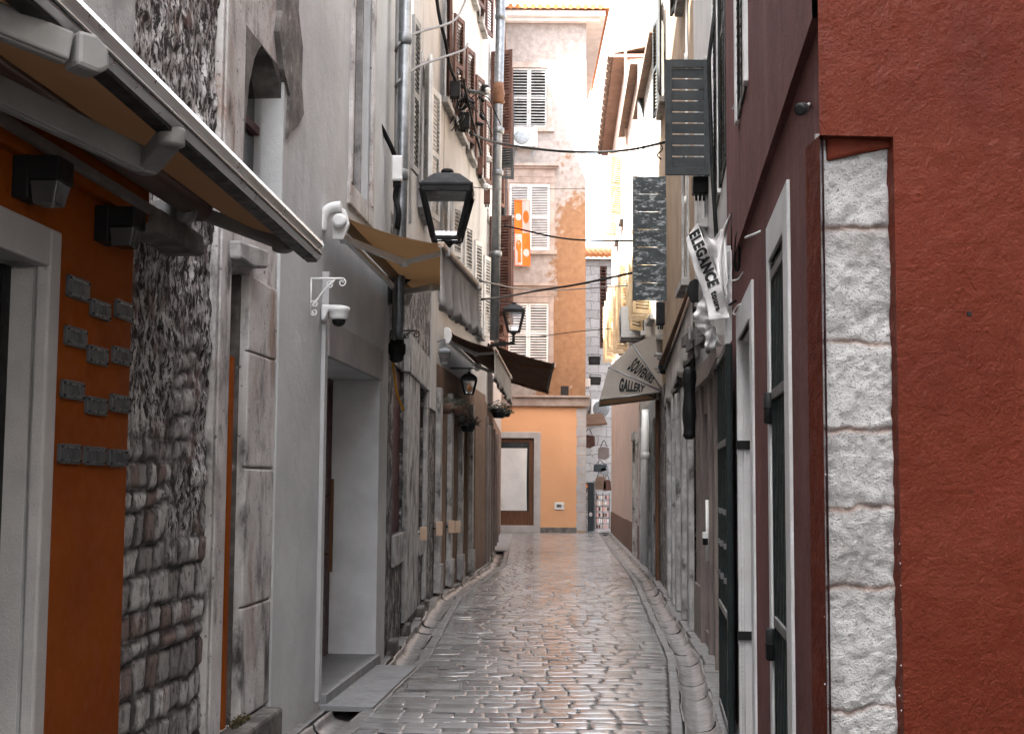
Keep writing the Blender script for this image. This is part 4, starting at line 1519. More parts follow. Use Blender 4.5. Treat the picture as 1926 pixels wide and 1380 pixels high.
H13 = house('eaved_house', 'pink house with deep overhanging tiled eave at the far right end', WR5.P(s34 + 4, 0))
sEnd = WR5.L
hws = [win(WR5, H13, s34 + 1.5, 5.2, .85, 1.7, ms=m_sunglow, ang=55), win(WR5, H13, s34 + 4.6, 5.2, .85, 1.7, ms=m_sunglow, ang=55),
       win(WR5, H13, s34 + 1.5, 8.8, .85, 1.7, ms=m_sunglow, ang=55), win(WR5, H13, s34 + 4.6, 8.8, .85, 1.7, ms=m_sunglow, ang=55)]
mb = MB()
zE = 12.7
WR5.front(mb, s34 + .003, sEnd, .7, zE, hws)
WR5.shell(mb, s34 + .003, sEnd, -.1, zE)
build(mb, 'wall', m_pink, H13)
mb = MB()
WR5.slab(mb, s34 + .003, sEnd + .01, -.05, .7, .0, .03)
build(mb, 'plinth', m_plinth, H13)
mb = MB()
WR5.slab(mb, s34 - .1, sEnd + .3, zE, zE + .08, -5, .34)
build(mb, 'soffit', m_soffit, H13)
mb = MB()
A, B = WR5.P(s34 - .1, zE + .10, .40), WR5.P(sEnd + .3, zE + .10, .40)
nn = 16
for i in range(nn):
    p, q = A.lerp(B, i / nn), A.lerp(B, (i + .94) / nn)
    mb.tube([p, q], [.10, .085], 10)
mb.prism([WR5.P(s34 - .1, zE + .09, .36), WR5.P(sEnd + .3, zE + .09, .36), WR5.P(sEnd + .3, zE + 1.2, -5), WR5.P(s34 - .1, zE + 1.2, -5)], (0, 0, .08))
build(mb, 'roof', m_rooftile, H13)

# ---------------------------------------------------- stone house beyond the crossing
YB = 53.0
WB = Wall(1.2, YB, 9.0, YB + .3, 'L')
H14 = house('stone_house', 'pale stone block house glimpsed beyond the far crossing', WB.P(3, 0))
zBt = WB.sz(1120, 486)[1]
a, b = WB.sz(1128, 560)[0], WB.sz(1141, 560)[0]
hB = (a, b, WB.sz(1130, 655)[1], WB.sz(1130, 500)[1], .15)
mb = MB()
WB.front(mb, 0, 7.8, -.1, zBt, [hB])
WB.shell(mb, 0, 7.8, -.1, zBt)
build(mb, 'wall', m_blocks, H14)
build(leaf_mb(WB.P(a + .01, hB[2], -.06), WB.t, b - a - .02, hB[3] - hB[2], WB.n, 'louvre', .05, .12), 'shutter', m_brown, H14)
mb = MB()
for i in range(36):
    x = i * .215
    mb.tube([WB.P(x, zBt + .06, .3), WB.P(x, zBt + 1.0, -3)], .09, 8)
mb.prism([WB.P(0, zBt, .3), WB.P(7.8, zBt, .3), WB.P(7.8, zBt + .95, -3), WB.P(0, zBt + .95, -3)], (0, 0, .05))
build(mb, 'roof', m_tile, H14)

# ================================================================== things on the walls and over the lane
def text_mb(txt, fn, bold=.02, depth=.002, nrm=None, space=1.0):
    """letters laid on a patch: fn(x, y) with x, y in 0..1 gives the 3D point"""
    cu = bpy.data.curves.new('tmp', 'FONT')
    cu.body = txt
    cu.offset = bold
    cu.space_character = space
    cu.resolution_u = 3
    o = bpy.data.objects.new('tmp', cu)
    sc.collection.objects.link(o)
    dg = bpy.context.evaluated_depsgraph_get()
    me = bpy.data.meshes.new_from_object(o.evaluated_get(dg))
    co = [v.co.copy() for v in me.vertices]
    fs = [tuple(p.vertices) for p in me.polygons]
    bpy.data.objects.remove(o)
    bpy.data.curves.remove(cu)
    bpy.data.meshes.remove(me)
    x0, x1 = min(c.x for c in co), max(c.x for c in co)
    y0, y1 = min(c.y for c in co), max(c.y for c in co)
    mb = MB()
    P = [fn((c.x - x0) / (x1 - x0), (c.y - y0) / (y1 - y0)) for c in co]
    mb.add(P, fs)
    return mb
def bil(a, b, c, d):
    return lambda x, y: (a * (1 - x) + b * x) * (1 - y) + (d * (1 - x) + c * x) * y
def spline(pts, n=6):
    P = [Vector(p) for p in pts]
    P = [P[0] * 2 - P[1]] + P + [P[-1] * 2 - P[-2]]
    out = []
    for i in range(1, len(P) - 2):
        for k in range(n):
            t = k / n
            a, b, c, d = P[i - 1], P[i], P[i + 1], P[i + 2]
            out.append(.5 * ((2 * b) + (c - a) * t + (2 * a - 5 * b + 4 * c - d) * t * t + (3 * b - a - 3 * c + d) * t ** 3))
    out.append(P[-2])
    return out
def cable(label, pts, r=.006, m=None, n=6, cat='cable', name='cable', group=None):
    mb = MB()
    mb.tube(spline([PD(*p) for p in pts], n), r, 6)
    return solo(mb, name, m or m_cable, label, cat, group)

# ---------------------------------------------------- folding-arm awnings
def awning(name, label, wn_, wf_, bn, bf, mf, marm, W, val=0.0, arms=2, drop=.25, mv=None, sag=.03, roller=.045, barm=None):
    """wn_/wf_ near and far points at the wall, bn/bf near and far points of the front bar"""
    root = thing(name, label, 'awning', wn_)
    n = W.n
    mb = MB()
    def fab(i, j):
        a, b = wn_.lerp(wf_, i), bn.lerp(bf, i)
        p = a.lerp(b, j)
        p.z -= sag * math.sin(math.pi * j) * (1 + .3 * math.sin(i * 9))
        return p
    mb.grid(fab, 20, 12)
    fo = build(mb, 'fabric', mf, root, solid=.004)
    mb = MB()
    mb.tube([wn_ + n * .03 - UP * .02, wf_ + n * .03 - UP * .02], roller, 12)
    build(mb, 'roller', mf, root)
    mb = MB()
    mb.bar(bn, bf, .05, .045)
    build(mb, 'front_bar', barm or marm, root, bevel=.008)
    for k in range(arms):
        f = .10 if k == 0 else .90
        f2 = .30 if k == 0 else .70
        a = wn_.lerp(wf_, f) - UP * .12
        b = bn.lerp(bf, f if arms > 1 else .5) - UP * .015
        e = a.lerp(b, .5) + (wf_ - wn_).normalized() * (.45 if k == 0 else -.45) - UP * .05
        mb = MB()
        mb.bar(a, e, .035, .05)
        mb.bar(e, b, .03, .04)
        for q in (a, e, b):
            mb.lathe(q - UP * .035, [(.02, 0), (.035, .005), (.035, .065), (.02, .07)], 10)
        build(mb, 'arm', marm, root, bevel=.004)
    mb = MB()
    a, b = wn_.lerp(wf_, .03) - UP * .13 + n * .02, wn_.lerp(wf_, .97) - UP * .13 + n * .02
    mb.bar(a, b, .04, .04)
    build(mb, 'support_beam', marm, root, bevel=.004)
    for q in (wn_, wf_):
        mb = MB()
        t = W.t
        c = q - UP * .03
        prof = [(-.02, -.16), (.06, -.16), (.10, -.05), (.075, .05), (.02, .085), (-.02, .07)]
        mb.prism([c + n * x + UP * z - t * .02 for x, z in prof], t * .04)
        build(mb, 'wall_bracket', m_plastic if marm is m_plastic else marm, root, bevel=.008)
    if val:
        mb = MB()
        def vl(i, j):
            p = bn.lerp(bf, i) - UP * (.02 + val * j * (1 + .12 * abs(math.sin(i * 34))))
            w = (.012 + .03 * j) * math.sin(i * 41 + 1.3 * math.sin(i * 13)) * j
            return p + n * w
        mb.grid(vl, 90, 8)
        build(mb, 'valance', mv or m_valance, root, solid=.003)
    return root

# nearest awning over the orange shopfront
t_ = WL.t
def bar_pt(y):
    return Vector((-1.2125 + .0373 * y, y, 2.755))
bn, bf = bar_pt(2.3), PD(592, 466, 6.62)
bar_n = PD(96, -6, 3.17)
bdir = (bf - bar_n)
bn = bar_n - bdir * .3
rz = WL.pt(375, 392, .14)
rn = rz - t_ * 4.2
A1 = thing('awning', 'brown retractable awning with pale aluminium front bar over orange shopfront', 'awning', rz)
def fab(i, j):
    a, b = rn.lerp(rz, i) + UP * .05, bn.lerp(bf, i)
    p = a.lerp(b, j)
    p.z -= .035 * math.sin(math.pi * j) * (1 + .4 * math.sin(i * 7))
    return p
mb = MB()
mb.grid(fab, 30, 12)
build(mb, 'fabric', m_fabric, A1, solid=.004)
mb = MB()
mb.tube([rn, rz], .062, 18)
build(mb, 'roller', m_roller, A1)
mb = MB()
bx = bdir.normalized()
nx = WL.n
prof = [(-.035, -.055), (.015, -.06), (.03, -.045), (.034, -.022), (.026, -.018), (.034, -.012), (.042, .012), (.034, .034), (.008, .046), (-.022, .034), (-.035, .01)]
mb.prism([bn + nx * x + UP * z for x, z in prof], bf - bn)
fb = build(mb, 'front_bar', m_alu, A1, bevel=.003)
for (x, z, w, h) in ((-.012, -.066, .05, .016), (.030, -.034, .014, .007), (-.03, -.058, .012, .02)):
    mb = MB()
    mb.bar(bn + nx * x + UP * z, bf + nx * x + UP * z, w, h)
    build(mb, 'gasket', m_blackplastic, fb)
mb = MB()
mb.bar(bn + nx * -.045 - UP * .035, bf + nx * -.045 - UP * .035, .022, .05)
build(mb, 'gasket', m_blackplastic, fb)
mb = MB()
mb.prism([bf + bx * .004 + nx * x * 1.08 + UP * z * 1.08 for x, z in prof], bx * .014)
build(mb, 'end_cap', m_alu, fb)
def boxarm(a, b, w, h, name='arm'):
    mb = MB()
    mb.bar(a, b, w, h)
    d = (b - a).normalized()
    mb.bar(a, b, w * .55, h * 1.12)
    return build(mb, name, m_armgrey, A1, bevel=.007)
pA1, pB1 = PD(-70, 12, 3.02), PD(126, 92, 3.2)
a1 = boxarm(pA1, pB1, .06, .075)
mb = MB()
d = (pB1 - pA1).normalized()
c = pB1 + d * .01
hb = [(-.045, 0), (.045, 0), (.052, .05), (.03, .085), (-.02, .09), (-.045, .06)]
sd = d.cross(UP).normalized()
mb.prism([c + UP * x + d * y - sd * .04 for x, y in hb], sd * .08)
build(mb, 'elbow', m_armgrey, a1, bevel=.012)
pA2, pB2 = PD(-30, 160, 3.75), PD(262, 300, 4.35)
a2 = boxarm(pA2, pB2, .055, .085)
mb = MB()
e1, e2 = PD(275, 312, 4.38), PD(322, 258, 4.18)
mb.bar(e1, e2, .075, .055)
mb.lathe(e2 - UP * .035, [(.03, 0), (.045, .008), (.045, .06), (.03, .068)], 14)
mb.lathe(e1 - UP * .03, [(.028, 0), (.036, .008), (.036, .05), (.03, .06)], 14)
build(mb, 'elbow', m_armgrey, a2, bevel=.01)
pA3, pB3 = PD(372, 398, 6.2), PD(532, 458, 6.35)
a3 = boxarm(pA3, pB3, .05, .06)
mb = MB()
d = (pB3 - pA3).normalized()
mb.lathe(pB3 - UP * .045, [(.03, 0), (.05, .01), (.055, .05), (.045, .085), (.02, .09)], 14)
build(mb, 'elbow', m_armgrey, a3)
mb = MB()
q = WL.pt(338, 395, .10)
mb.lathe(q - WL.t * .05, [(.05, 0), (.085, .015), (.085, .06), (.05, .09)], 18, axis=WL.t)
mb.cbox(q - UP * .03 - WL.n * .05, WL.n * .12, WL.t * .10, UP * .14)
mb.cbox(PD(352, 398, 6.12), WL.n * .10, WL.t * .14, UP * .07)
build(mb, 'wall_bracket', m_armgrey, A1, bevel=.008)
mb = MB()
mb.bar(rn - UP * .1 - WL.n * .05, rz - UP * .12 - WL.n * .05, .04, .04)
build(mb, 'support_beam', m_armgrey, A1, bevel=.005)

# awning on the grey house
w1, w2 = WL.pt(632, 402, .10), None
f1 = PD(829, 460, 9.75)
f2 = PD(902, 541, 12.75)
w2 = w1 + (f2 - f1)
w2 = Vector((XL(12.8) + .10, 12.8, w1.z - .02))
A2 = awning('awning', 'small brown awning with hanging grey valance on the grey house', w1, w2, f1, f2, m_fabric_tan, m_plastic, WL, val=.42, barm=m_rod)
mb = MB()
c = WL.pt(626, 408, .09)
mb.tube(spline([c + WL.n * x + UP * z for x, z in ((-.08, -.10), (-.07, .0), (-.02, .06), (.06, .075))], 5), .04, 12)
mb.lathe(c + WL.n * .05 - UP * .03 - WL.t * .04, [(.03, 0), (.05, .01), (.05, .05), (.03, .06)], 14, axis=WL.t)
build(mb, 'end_housing', m_plastic, A2)
# brown awning on the shuttered house
g1, g2 = PD(930, 655, 19.8), PD(961, 711, 23.6)
v1 = WL5.pt(838, 622, .08)
v2 = Vector((XL(23.6) + .08, 23.6, v1.z - .05))
awning('awning', 'dark brown awning with striped valance above the flower baskets', v1, v2, g1, g2, m_fabric2, m_plastic, WL5, val=.42, mv=m_valance, barm=m_rod)
# brown awning near the far end
k1, k2 = PD(1041, 684, 27.4), PD(1029, 740, 32.4)
u1, u2 = Vector((XL(27.4) + .08, 27.4, k1.z + .40)), Vector((XL(32.4) + .08, 32.4, k2.z + .42))
awning('awning', 'wide dark brown awning reaching across the lane near the far facade', u1, u2, k1, k2, m_fabric2, m_rust, WL6, val=0, barm=m_blackplastic)

# ---------------------------------------------------- wall lamps and name plaques on the orange shop
def wall_lamp(u0, v0, u1, v1, label):
    um, vm = (u0 + u1) / 2, (v0 + v1) / 2
    c = WL.pt(um, vm, .09)
    k = (v1 - v0) * c.y / FPX
    root = thing('wall_lamp', label, 'wall lamp', WL.pt(um, v1, .03), 'cube lamps on the orange shopfront')
    mb = MB()
    n, t = WL.n, WL.t
    mb.cbox(c - n * .03 + UP * k * .06, n * .06, t * .13, UP * k * .85)
    mb.cbox(c + n * .05 + UP * k * .22, n * .11, t * .13, UP * k * .48)
    build(mb, 'housing', m_blackplastic, root, bevel=.006)
    mb = MB()
    tp, bt = c + n * .05 - UP * k * .02, c + n * .045 - UP * k * .46
    def ring(o, a, b):
        return [o + n * a + t * b, o + n * a - t * b, o - n * a - t * b, o - n * a + t * b]
    R1, R2 = ring(tp, .05, .058), ring(bt, .038, .045)
    mb.add(R1 + R2, [(0, 1, 2, 3), (4, 5, 6, 7)] + [(i, (i + 1) % 4, 4 + (i + 1) % 4, 4 + i) for i in range(4)])
    build(mb, 'lamp_shade', m_lampglass, root, bevel=.004)
wall_lamp(32, 295, 106, 392, 'black cube wall lamp nearer to the grey doorframe')
wall_lamp(184, 390, 247, 470, 'black cube wall lamp nearer to the rubble stone wall')
PLQ = [(126, 172, 517, 568, 'first row, highest of all'), (170, 212, 561, 604, 'first row, middle'), (216, 254, 562, 606, 'first row, next to the stone wall'),
       (122, 167, 611, 657, 'second row, beside the doorframe'), (165, 207, 647, 690, 'second row, middle'), (211, 250, 649, 690, 'second row, next to the stone wall'),
       (115, 162, 712, 755, 'third row, beside the doorframe'), (161, 205, 743, 784, 'third row, middle'), (207, 248, 738, 780, 'third row, next to the stone wall'),
       (110, 156, 832, 874, 'bottom row, beside the doorframe'), (158, 202, 837, 877, 'bottom row, middle'), (203, 242, 842, 880, 'bottom row, next to the stone wall')]
for i, (ua, ub, va, vb, where) in enumerate(PLQ):
    s0, z1 = WL.sz(ua + 4, (va + vb) / 2, .045)[0], WL.sz((ua + ub) / 2, va + (3 if i < 9 else 1), .045)[1]
    s1, z0 = WL.sz(ub - 2, (va + vb) / 2, .045)[0], WL.sz((ua + ub) / 2, vb - (3 if i < 9 else 1), .045)[1]
    h = z1 - z0
    m = (z0 + z1) / 2
    hh = max(h * .92, .07)
    z0, z1 = m - hh / 2, m + hh / 2
    root = thing('name_plaque', 'small dark metal plaque on orange wall, ' + where, 'plaque', WL.P((s0 + s1) / 2, z0, .03), 'metal plaques on the orange shopfront')
    mb = MB()
    c = .007
    pts = [(s0 + c, z0), (s1 - c, z0), (s1, z0 + c), (s1, z1 - c), (s1 - c, z1), (s0 + c, z1), (s0, z1 - c), (s0, z0 + c)]
    mb.prism([WL.P(a, b, .03) for a, b in pts], WL.n * .015)
    build(mb, 'plate', m_plaque, root, bevel=.0012)
    mb = MB()
    for (a, b) in ((z0 + .008, z0 + .016), (z1 - .016, z1 - .008)):
        WL.slab(mb, s0 + .022, s1 - .022, a, b, .045, .0475)
    build(mb, 'rim', m_plaquehi, root)
    mb = MB()
    n = 4 + i % 3
    for k in range(n):           # worn raised lettering, no longer legible
        x = s0 + .035 + (s1 - s0 - .07) * k / n
        wd = (s1 - s0 - .07) / n * .6
        zc, hz = (z0 + z1) / 2, hh * .2
        WL.slab(mb, x, x + .004, zc - hz, zc + hz, .045, .0462)
        if (k + i) % 2:
            WL.slab(mb, x + .004, x + wd, zc + hz - .005, zc + hz, .045, .0462)
        if (k + i) % 3:
            WL.slab(mb, x + .004, x + wd, zc - .003, zc + .002, .045, .0462)
        if (k * 2 + i) % 3 == 0:
            WL.slab(mb, x + wd - .004, x + wd, zc - hz, zc + .001, .045, .0463)
    build(mb, 'lettering', m_plaque, root)
    for a, b in ((s0 + .012, z0 + .012), (s1 - .012, z0 + .012), (s0 + .012, z1 - .012), (s1 - .012, z1 - .012)):
        mb = MB()
        mb.lathe(WL.P(a, b, .045), [(.005, 0), (.005, .003), (.003, .005)], 8, axis=WL.n)
        build(mb, 'screw', m_blackplastic, root)

# ---------------------------------------------------- on the grey house
mb = MB()
s = WL.sz(603, 900, .03)[0]
WL.slab(mb, s - .018, s + .018, .08, WL.sz(603, 612)[1], .02, .05)  # pale strip standing for the lit edge of the doorframe
WL.slab(mb, s - .028, s + .028, WL.sz(603, 575)[1], WL.sz(603, 512)[1], .02, .07)
solo(mb, 'lit_frame_edge', m_litedge, 'pale strip painting the lit doorframe edge on the grey wall below the dome camera', 'lit edge', bevel=.004)
cz = WL.pt(606, 588, .03)
root = thing('security_camera', 'white dome security camera on bracket beside the recessed doorway', 'security camera', WL.pt(606, 605, .03))
n, t = WL.n, WL.t
mb = MB()
mb.prism([cz + UP * z + n * x - t * .04 for x, z in ((0, -.06), (.03, -.05), (.05, .01), (.16, .025), (.16, .05), (0, .055))], t * .08)
build(mb, 'arm', m_plastic, root, bevel=.012)
mb = MB()
c = cz + n * .12 - UP * .05
mb.lathe(c, [(.062, 0), (.066, .02), (.07, .05), (.078, .06), (.078, .085), (.06, .095)], 24)
build(mb, 'housing', m_plastic, root)
mb = MB()
mb.lathe(c - UP * .05, [(.008, 0), (.03, .008), (.045, .025), (.05, .05)], 20)
build(mb, 'lens_dome', m_blackplastic, root)
# wrought-iron scroll bracket
def scroll(W, u, v, size, label, off=.02):
    o = W.pt(u, v, off)
    n = W.n
    mb = MB()
    k = size
    mb.tube([o + UP * .02 * k, o - UP * .92 * k], .008, 8)
    mb.tube([o - n * .02, o + n * .85 * k], .008, 8)
    mb.tube(spline([o + n * .62 * k - UP * .02 * k, o + n * .35 * k - UP * .3 * k, o + n * .04 * k - UP * .72 * k], 6), .008, 8)
    for (cx, cz_, r, a0, sg) in ((.80, -.11, .11, 90, -1), (.50, -.16, .11, 30, 1), (.10, -.66, .10, 180, -1), (.09, -.86, .09, 200, 1)):
        P = []
        for i in range(18):
            a = rad(a0 + sg * i * 26)
            q = r * (1 - i / 24)
            P.append(o + n * (cx + q * math.cos(a)) * k + UP * (cz_ + q * math.sin(a)) * k)
        mb.tube(P, .006, 6)
    solo(mb, 'sign_bracket', m_plastic if 'white' in label else m_cablegrey, label, 'bracket')
scroll(WL, 585, 524, .27, 'white wrought iron scroll bracket above the dome camera')
scroll(WL4, 735, 622, .30, 'thin grey iron scroll bracket beside the galvanised downpipe', .02)

# ---------------------------------------------------- pipes
def pipe(label, pts, r, m, W=None, coll=(), name='drainpipe', cm=None):
    P = [PD(*p) for p in pts]
    root = thing(name, label, 'pipe', P[-1] if P[-1].z < P[0].z else P[0])
    mb = MB()
    mb.tube(P, r, 14)
    build(mb, 'pipe', m, root)
    for f in coll:
        c = P[0].lerp(P[-1], f)
        d = (P[-1] - P[0]).normalized()
        mb = MB()
        mb.lathe(c - d * .06, [(r * 1.0, 0), (r * 1.22, .01), (r * 1.22, .09), (r * 1.0, .12)], 14, axis=d)
        build(mb, 'collar', cm or m, root)
    return root
pipe('galvanised downpipe running down beside the big lantern', [(766, -160, 12.05), (754, 400, 12.05), (747, 640, 12.05)], .056, m_steel, coll=(.30, .62, .82))
pipe('black lower end of the galvanised downpipe with bulging foot', [(747, 640, 12.05), (746, 662, 12.05), (746, 674, 12.1)], .066, m_blackplastic, coll=(.5,))
pipe('pale grey downpipe with rusty joint between white and brown shutters', [(944, -80, 24.6), (936, 250, 24.6), (930, 640, 24.6)], .088, m_steel, coll=(.16, .46, .57, .78), cm=m_steel)
mb = MB()
c = PD(938, 172, 24.6)
mb.lathe(c - UP * .26, [(.09, 0), (.12, .05), (.10, .12), (.12, .2), (.10, .3), (.09, .42)], 14)
solo(mb, 'pipe_joint', m_rust, 'rusted iron joint on the pale grey downpipe', 'pipe joint')
pipe('thin white cable pipe on the weathered stone house', [(775, -80, 14.4), (772, 250, 14.4), (770, 420, 14.4)], .022, m_plastic)
pipe('dark narrow pipe left of the galvanised downpipe', [(748, -80, 11.95), (741, 640, 11.95)], .016, m_cablegrey)
pipe('thin steel pipe between the white shutters', [(838, -80, 19.6), (832, 330, 19.6), (826, 560, 19.6)], .025, m_steel)
pipe('white plastic downpipe behind the dark louvred shutter', [(1301, -80, 15.6), (1301, 300, 15.6), (1301, 560, 15.6)], .075, m_plastic, coll=(.3, .72))
pipe('grey downpipe above the souvenir canopy', [(1206, 115, 26.5), (1205, 575, 26.5), (1212, 615, 26.5), (1215, 700, 26.5)], .07, m_steel, coll=(.4,))
pipe('white downpipe on the blue grey house below the canopy', [(1214, 770, 24.3), (1213, 850, 24.3), (1212, 1060, 24.3)], .07, m_plastic, coll=(.3,))
pipe('thin pale pipe dropping beside the tiled eave', [(1176, -60, 33.2), (1177, 240, 33.2), (1181, 420, 33.2)], .03, m_rod)
pipe('black slanting cable pipe on the house behind the dark shutter', [(1352, -40, 11.4), (1333, 115, 11.4), (1340, 330, 11.4), (1349, 470, 10.9)], .018, m_cable)
pipe('slim white conduit near the taupe shopfront', [(1330, 940, 12.6), (1331, 1055, 12.6)], .016, m_plastic)

# ---------------------------------------------------- street lanterns
def frustum(mb, c, a, b, h):
    R1 = [c + Vector((x * a, y * a, 0)) for x, y in ((-1, -1), (1, -1), (1, 1), (-1, 1))]
    R2 = [c + Vector((x * b, y * b, h)) for x, y in ((-1, -1), (1, -1), (1, 1), (-1, 1))]
    mb.add(R1 + R2, [(3, 2, 1, 0), (4, 5, 6, 7)] + [(i, (i + 1) % 4, 4 + (i + 1) % 4, 4 + i) for i in range(4)])
def lantern(c, k, label, m=None, group=None, warm=False, name='street_lantern', rot=0.0, base=True):
    """c: centre of the underside of the glass body; k: overall size"""
    m = m or m_iron
    root = thing(name, label, 'lantern', c, group)
    a, b, h = .118 * k, .225 * k, .44 * k
    mb = MB()
    cor = ((-1, -1), (1, -1), (1, 1), (-1, 1))
    for x, y in cor:
        mb.bar(c + Vector((x * a, y * a, 0)), c + Vector((x * b, y * b, h)), .042 * k, .042 * k, up=(x, y, 0.1))
    for (r, z, w) in ((a, 0, .035), (b, h, .06)):
        for i in range(4):
            p, q = cor[i], cor[(i + 1) % 4]
            mb.bar(c + Vector((p[0] * r, p[1] * r, z)), c + Vector((q[0] * r, q[1] * r, z)), .035 * k, w * k)
    build(mb, 'frame', m, root, bevel=.004 * k)
    for i in range(4):
        p, q = cor[i], cor[(i + 1) % 4]
        mb = MB()
        mb.quad(*[c + Vector((u_[0] * r * .97, u_[1] * r * .97, z)) for u_, r, z in ((p, a, .01), (q, a, .01), (q, b, h - .01), (p, b, h - .01))])
        build(mb, 'pane', m_glass, root, solid=.002)
    mb = MB()
    top = c + UP * (h + .02 * k)
    frustum(mb, top, b * 1.10, b * 1.10, .03 * k)
    frustum(mb, top + UP * .03 * k, b * 1.06, b * .86, .045 * k)
    frustum(mb, top + UP * .075 * k, b * .86, b * .56, .06 * k)
    frustum(mb, top + UP * .135 * k, b * .56, b * .22, .03 * k)
    rf = build(mb, 'roof', m, root, bevel=.006 * k)
    mb = MB()
    mb.lathe(top + UP * .16 * k, [(.045 * k, 0), (.06 * k, .012 * k), (.06 * k, .03 * k), (.045 * k, .045 * k)], 14)
    build(mb, 'finial', m, rf)
    if base:
        mb = MB()
        mb.lathe(c - UP * .24 * k, [(.05 * k, 0), (.035 * k, .03 * k), (.03 * k, .16 * k), (.07 * k, .21 * k), (.05 * k, .24 * k)], 12)
        build(mb, 'base', m, root)
    if warm:
        mb = MB()
        mb.lathe(c + UP * .1 * k, [(.03 * k, 0), (.07 * k, .06 * k), (.06 * k, .15 * k), (.02 * k, .22 * k)], 12)
        build(mb, 'bulb', m_dot, root)
    return root
def wall_arm(root, p_wall, p_end, m, drop, th=.035):
    """flat iron bracket arm under a lantern"""
    mb = MB()
    d = (p_end - p_wall)
    d.z = 0
    L = d.length
    d.normalize()
    n = d.cross(UP).normalized()
    top = [(0, 0), (L * .25, .05), (L * .6, .075), (L, .06), (L + .05, .03)]
    bot = [(L, .01), (L * .62, -.005), (L * .38, -.03), (L * .24, -.085), (L * .12, -drop * .62), (.03, -drop), (0, -drop)]
    mb.prism([p_wall + d * x + UP * z - n * th / 2 for x, z in top + bot], n * th)
    mb.cbox(p_wall - UP * drop * .45, d * .04, n * .09, UP * drop * 1.15)
    return build(mb, 'bracket', m, root, bevel=.006)
LC = PD(840, 451, 12.2)
L1 = lantern(LC, 1.0, 'large black street lantern beside the small brown awning', group='black street lanterns on iron brackets')
pw = Vector((XL(12.2) + .03, 12.2, PD(735, 520, 12.2).z))
wall_arm(L1, pw, Vector((LC.x, LC.y, pw.z)), m_iron, .26)
L2c = PD(966, 624, 27.2)
L2 = lantern(L2c, .92, 'smaller black street lantern before the lowest shutters of the ochre house', group='black street lanterns on iron brackets')
pw = Vector((XL(27.2) + .03, 27.2, L2c.z - .28))
wall_arm(L2, pw, Vector((L2c.x, L2c.y, pw.z)), m_iron, .3)
c = PD(836, 683, 18.95)
L3 = lantern(c, .36, 'small grey carriage lantern on the wall under the dark awning', m=m_steel, name='wall_lantern', base=False)
mb = MB()
q = Vector((XL(18.95), 18.95, c.z + .30))
mb.tube(spline([q, q + Vector((.12, 0, .04)), Vector((c.x, c.y, c.z + .34)), Vector((c.x, c.y, c.z + .25))], 5), .012, 8)
build(mb, 'bracket', m_steel, L3)
c = PD(882, 741, 20.6)
L4 = lantern(c, .52, 'dark hanging lantern with amber glass among the flower baskets', m=m_iron, name='hanging_lantern', base=False, warm=True)
mb = MB()
q = Vector((XL(20.6), 20.6, c.z + .40))
mb.tube([q, Vector((c.x + .1, c.y, q.z))], .012, 8)
mb.tube([Vector((c.x, c.y, q.z)), Vector((c.x, c.y, c.z + .30))], .008, 6)
build(mb, 'bracket', m_iron, L4)

# ---------------------------------------------------- flower baskets and small wares under the awnings
def basket(u, v, Y, r, label, pot=m_pot, up=1):
    c = PD(u, v, Y)
    root = thing('flower_basket', label, 'flower basket', c)
    mb = MB()
    mb.lathe(c, [(r * .6, 0), (r * .85, r * .5), (r, r * 1.1), (r * .9, r * 1.1)], 14)
    build(mb, 'pot', pot, root)
    mb = MB()
    rg = random.Random(int(u))
    for i in range(130):
        a, q = rg.uniform(0, 6.28), r * 1.5 * math.sqrt(rg.random())
        p = c + Vector((q * math.cos(a), q * math.sin(a), r * (1.1 + rg.uniform(-.7, .9) * (1 - .3 * q / r))))
        e1 = Vector((rg.gauss(0, 1), rg.gauss(0, 1), rg.gauss(0, .7))).normalized()
        e2 = e1.orthogonal().normalized()
        s1 = r * rg.uniform(.16, .3)
        mb.add([p - e1 * s1, p + e2 * s1 * .45, p + e1 * s1, p - e2 * s1 * .45], [(0, 1, 2, 3)])
    build(mb, 'foliage', m_leaf, root)
    mb = MB()
    q = Vector((XL(Y), Y, c.z + r * 1.5))
    mb.tube([q, Vector((c.x, Y, c.z + r * 2.2))], .008, 6)
    for a in (0, 2.1, 4.2):
        mb.tube([Vector((c.x, Y, c.z + r * 2.2)), c + Vector((r * math.cos(a), r * math.sin(a), r * 1.05))], .004, 5)
    build(mb, 'hanger', m_iron, root)
basket(838, 778, 19.4, .13, 'brown clay pot with pale foliage hanging beside grey pillar')
basket(862, 778, 20.2, .12, 'clay pot with trailing grey leaves hanging beside the amber lantern')
basket(880, 812, 21.2, .14, 'dark pot of drooping plants hanging lowest under the awning', pot=m_iron)
basket(938, 786, 27.5, .17, 'dark plant basket hanging near the peach ground floor wall', pot=m_iron)
basket(951, 784, 29.0, .13, 'small dark plant basket hanging left of the papered door', pot=m_iron)
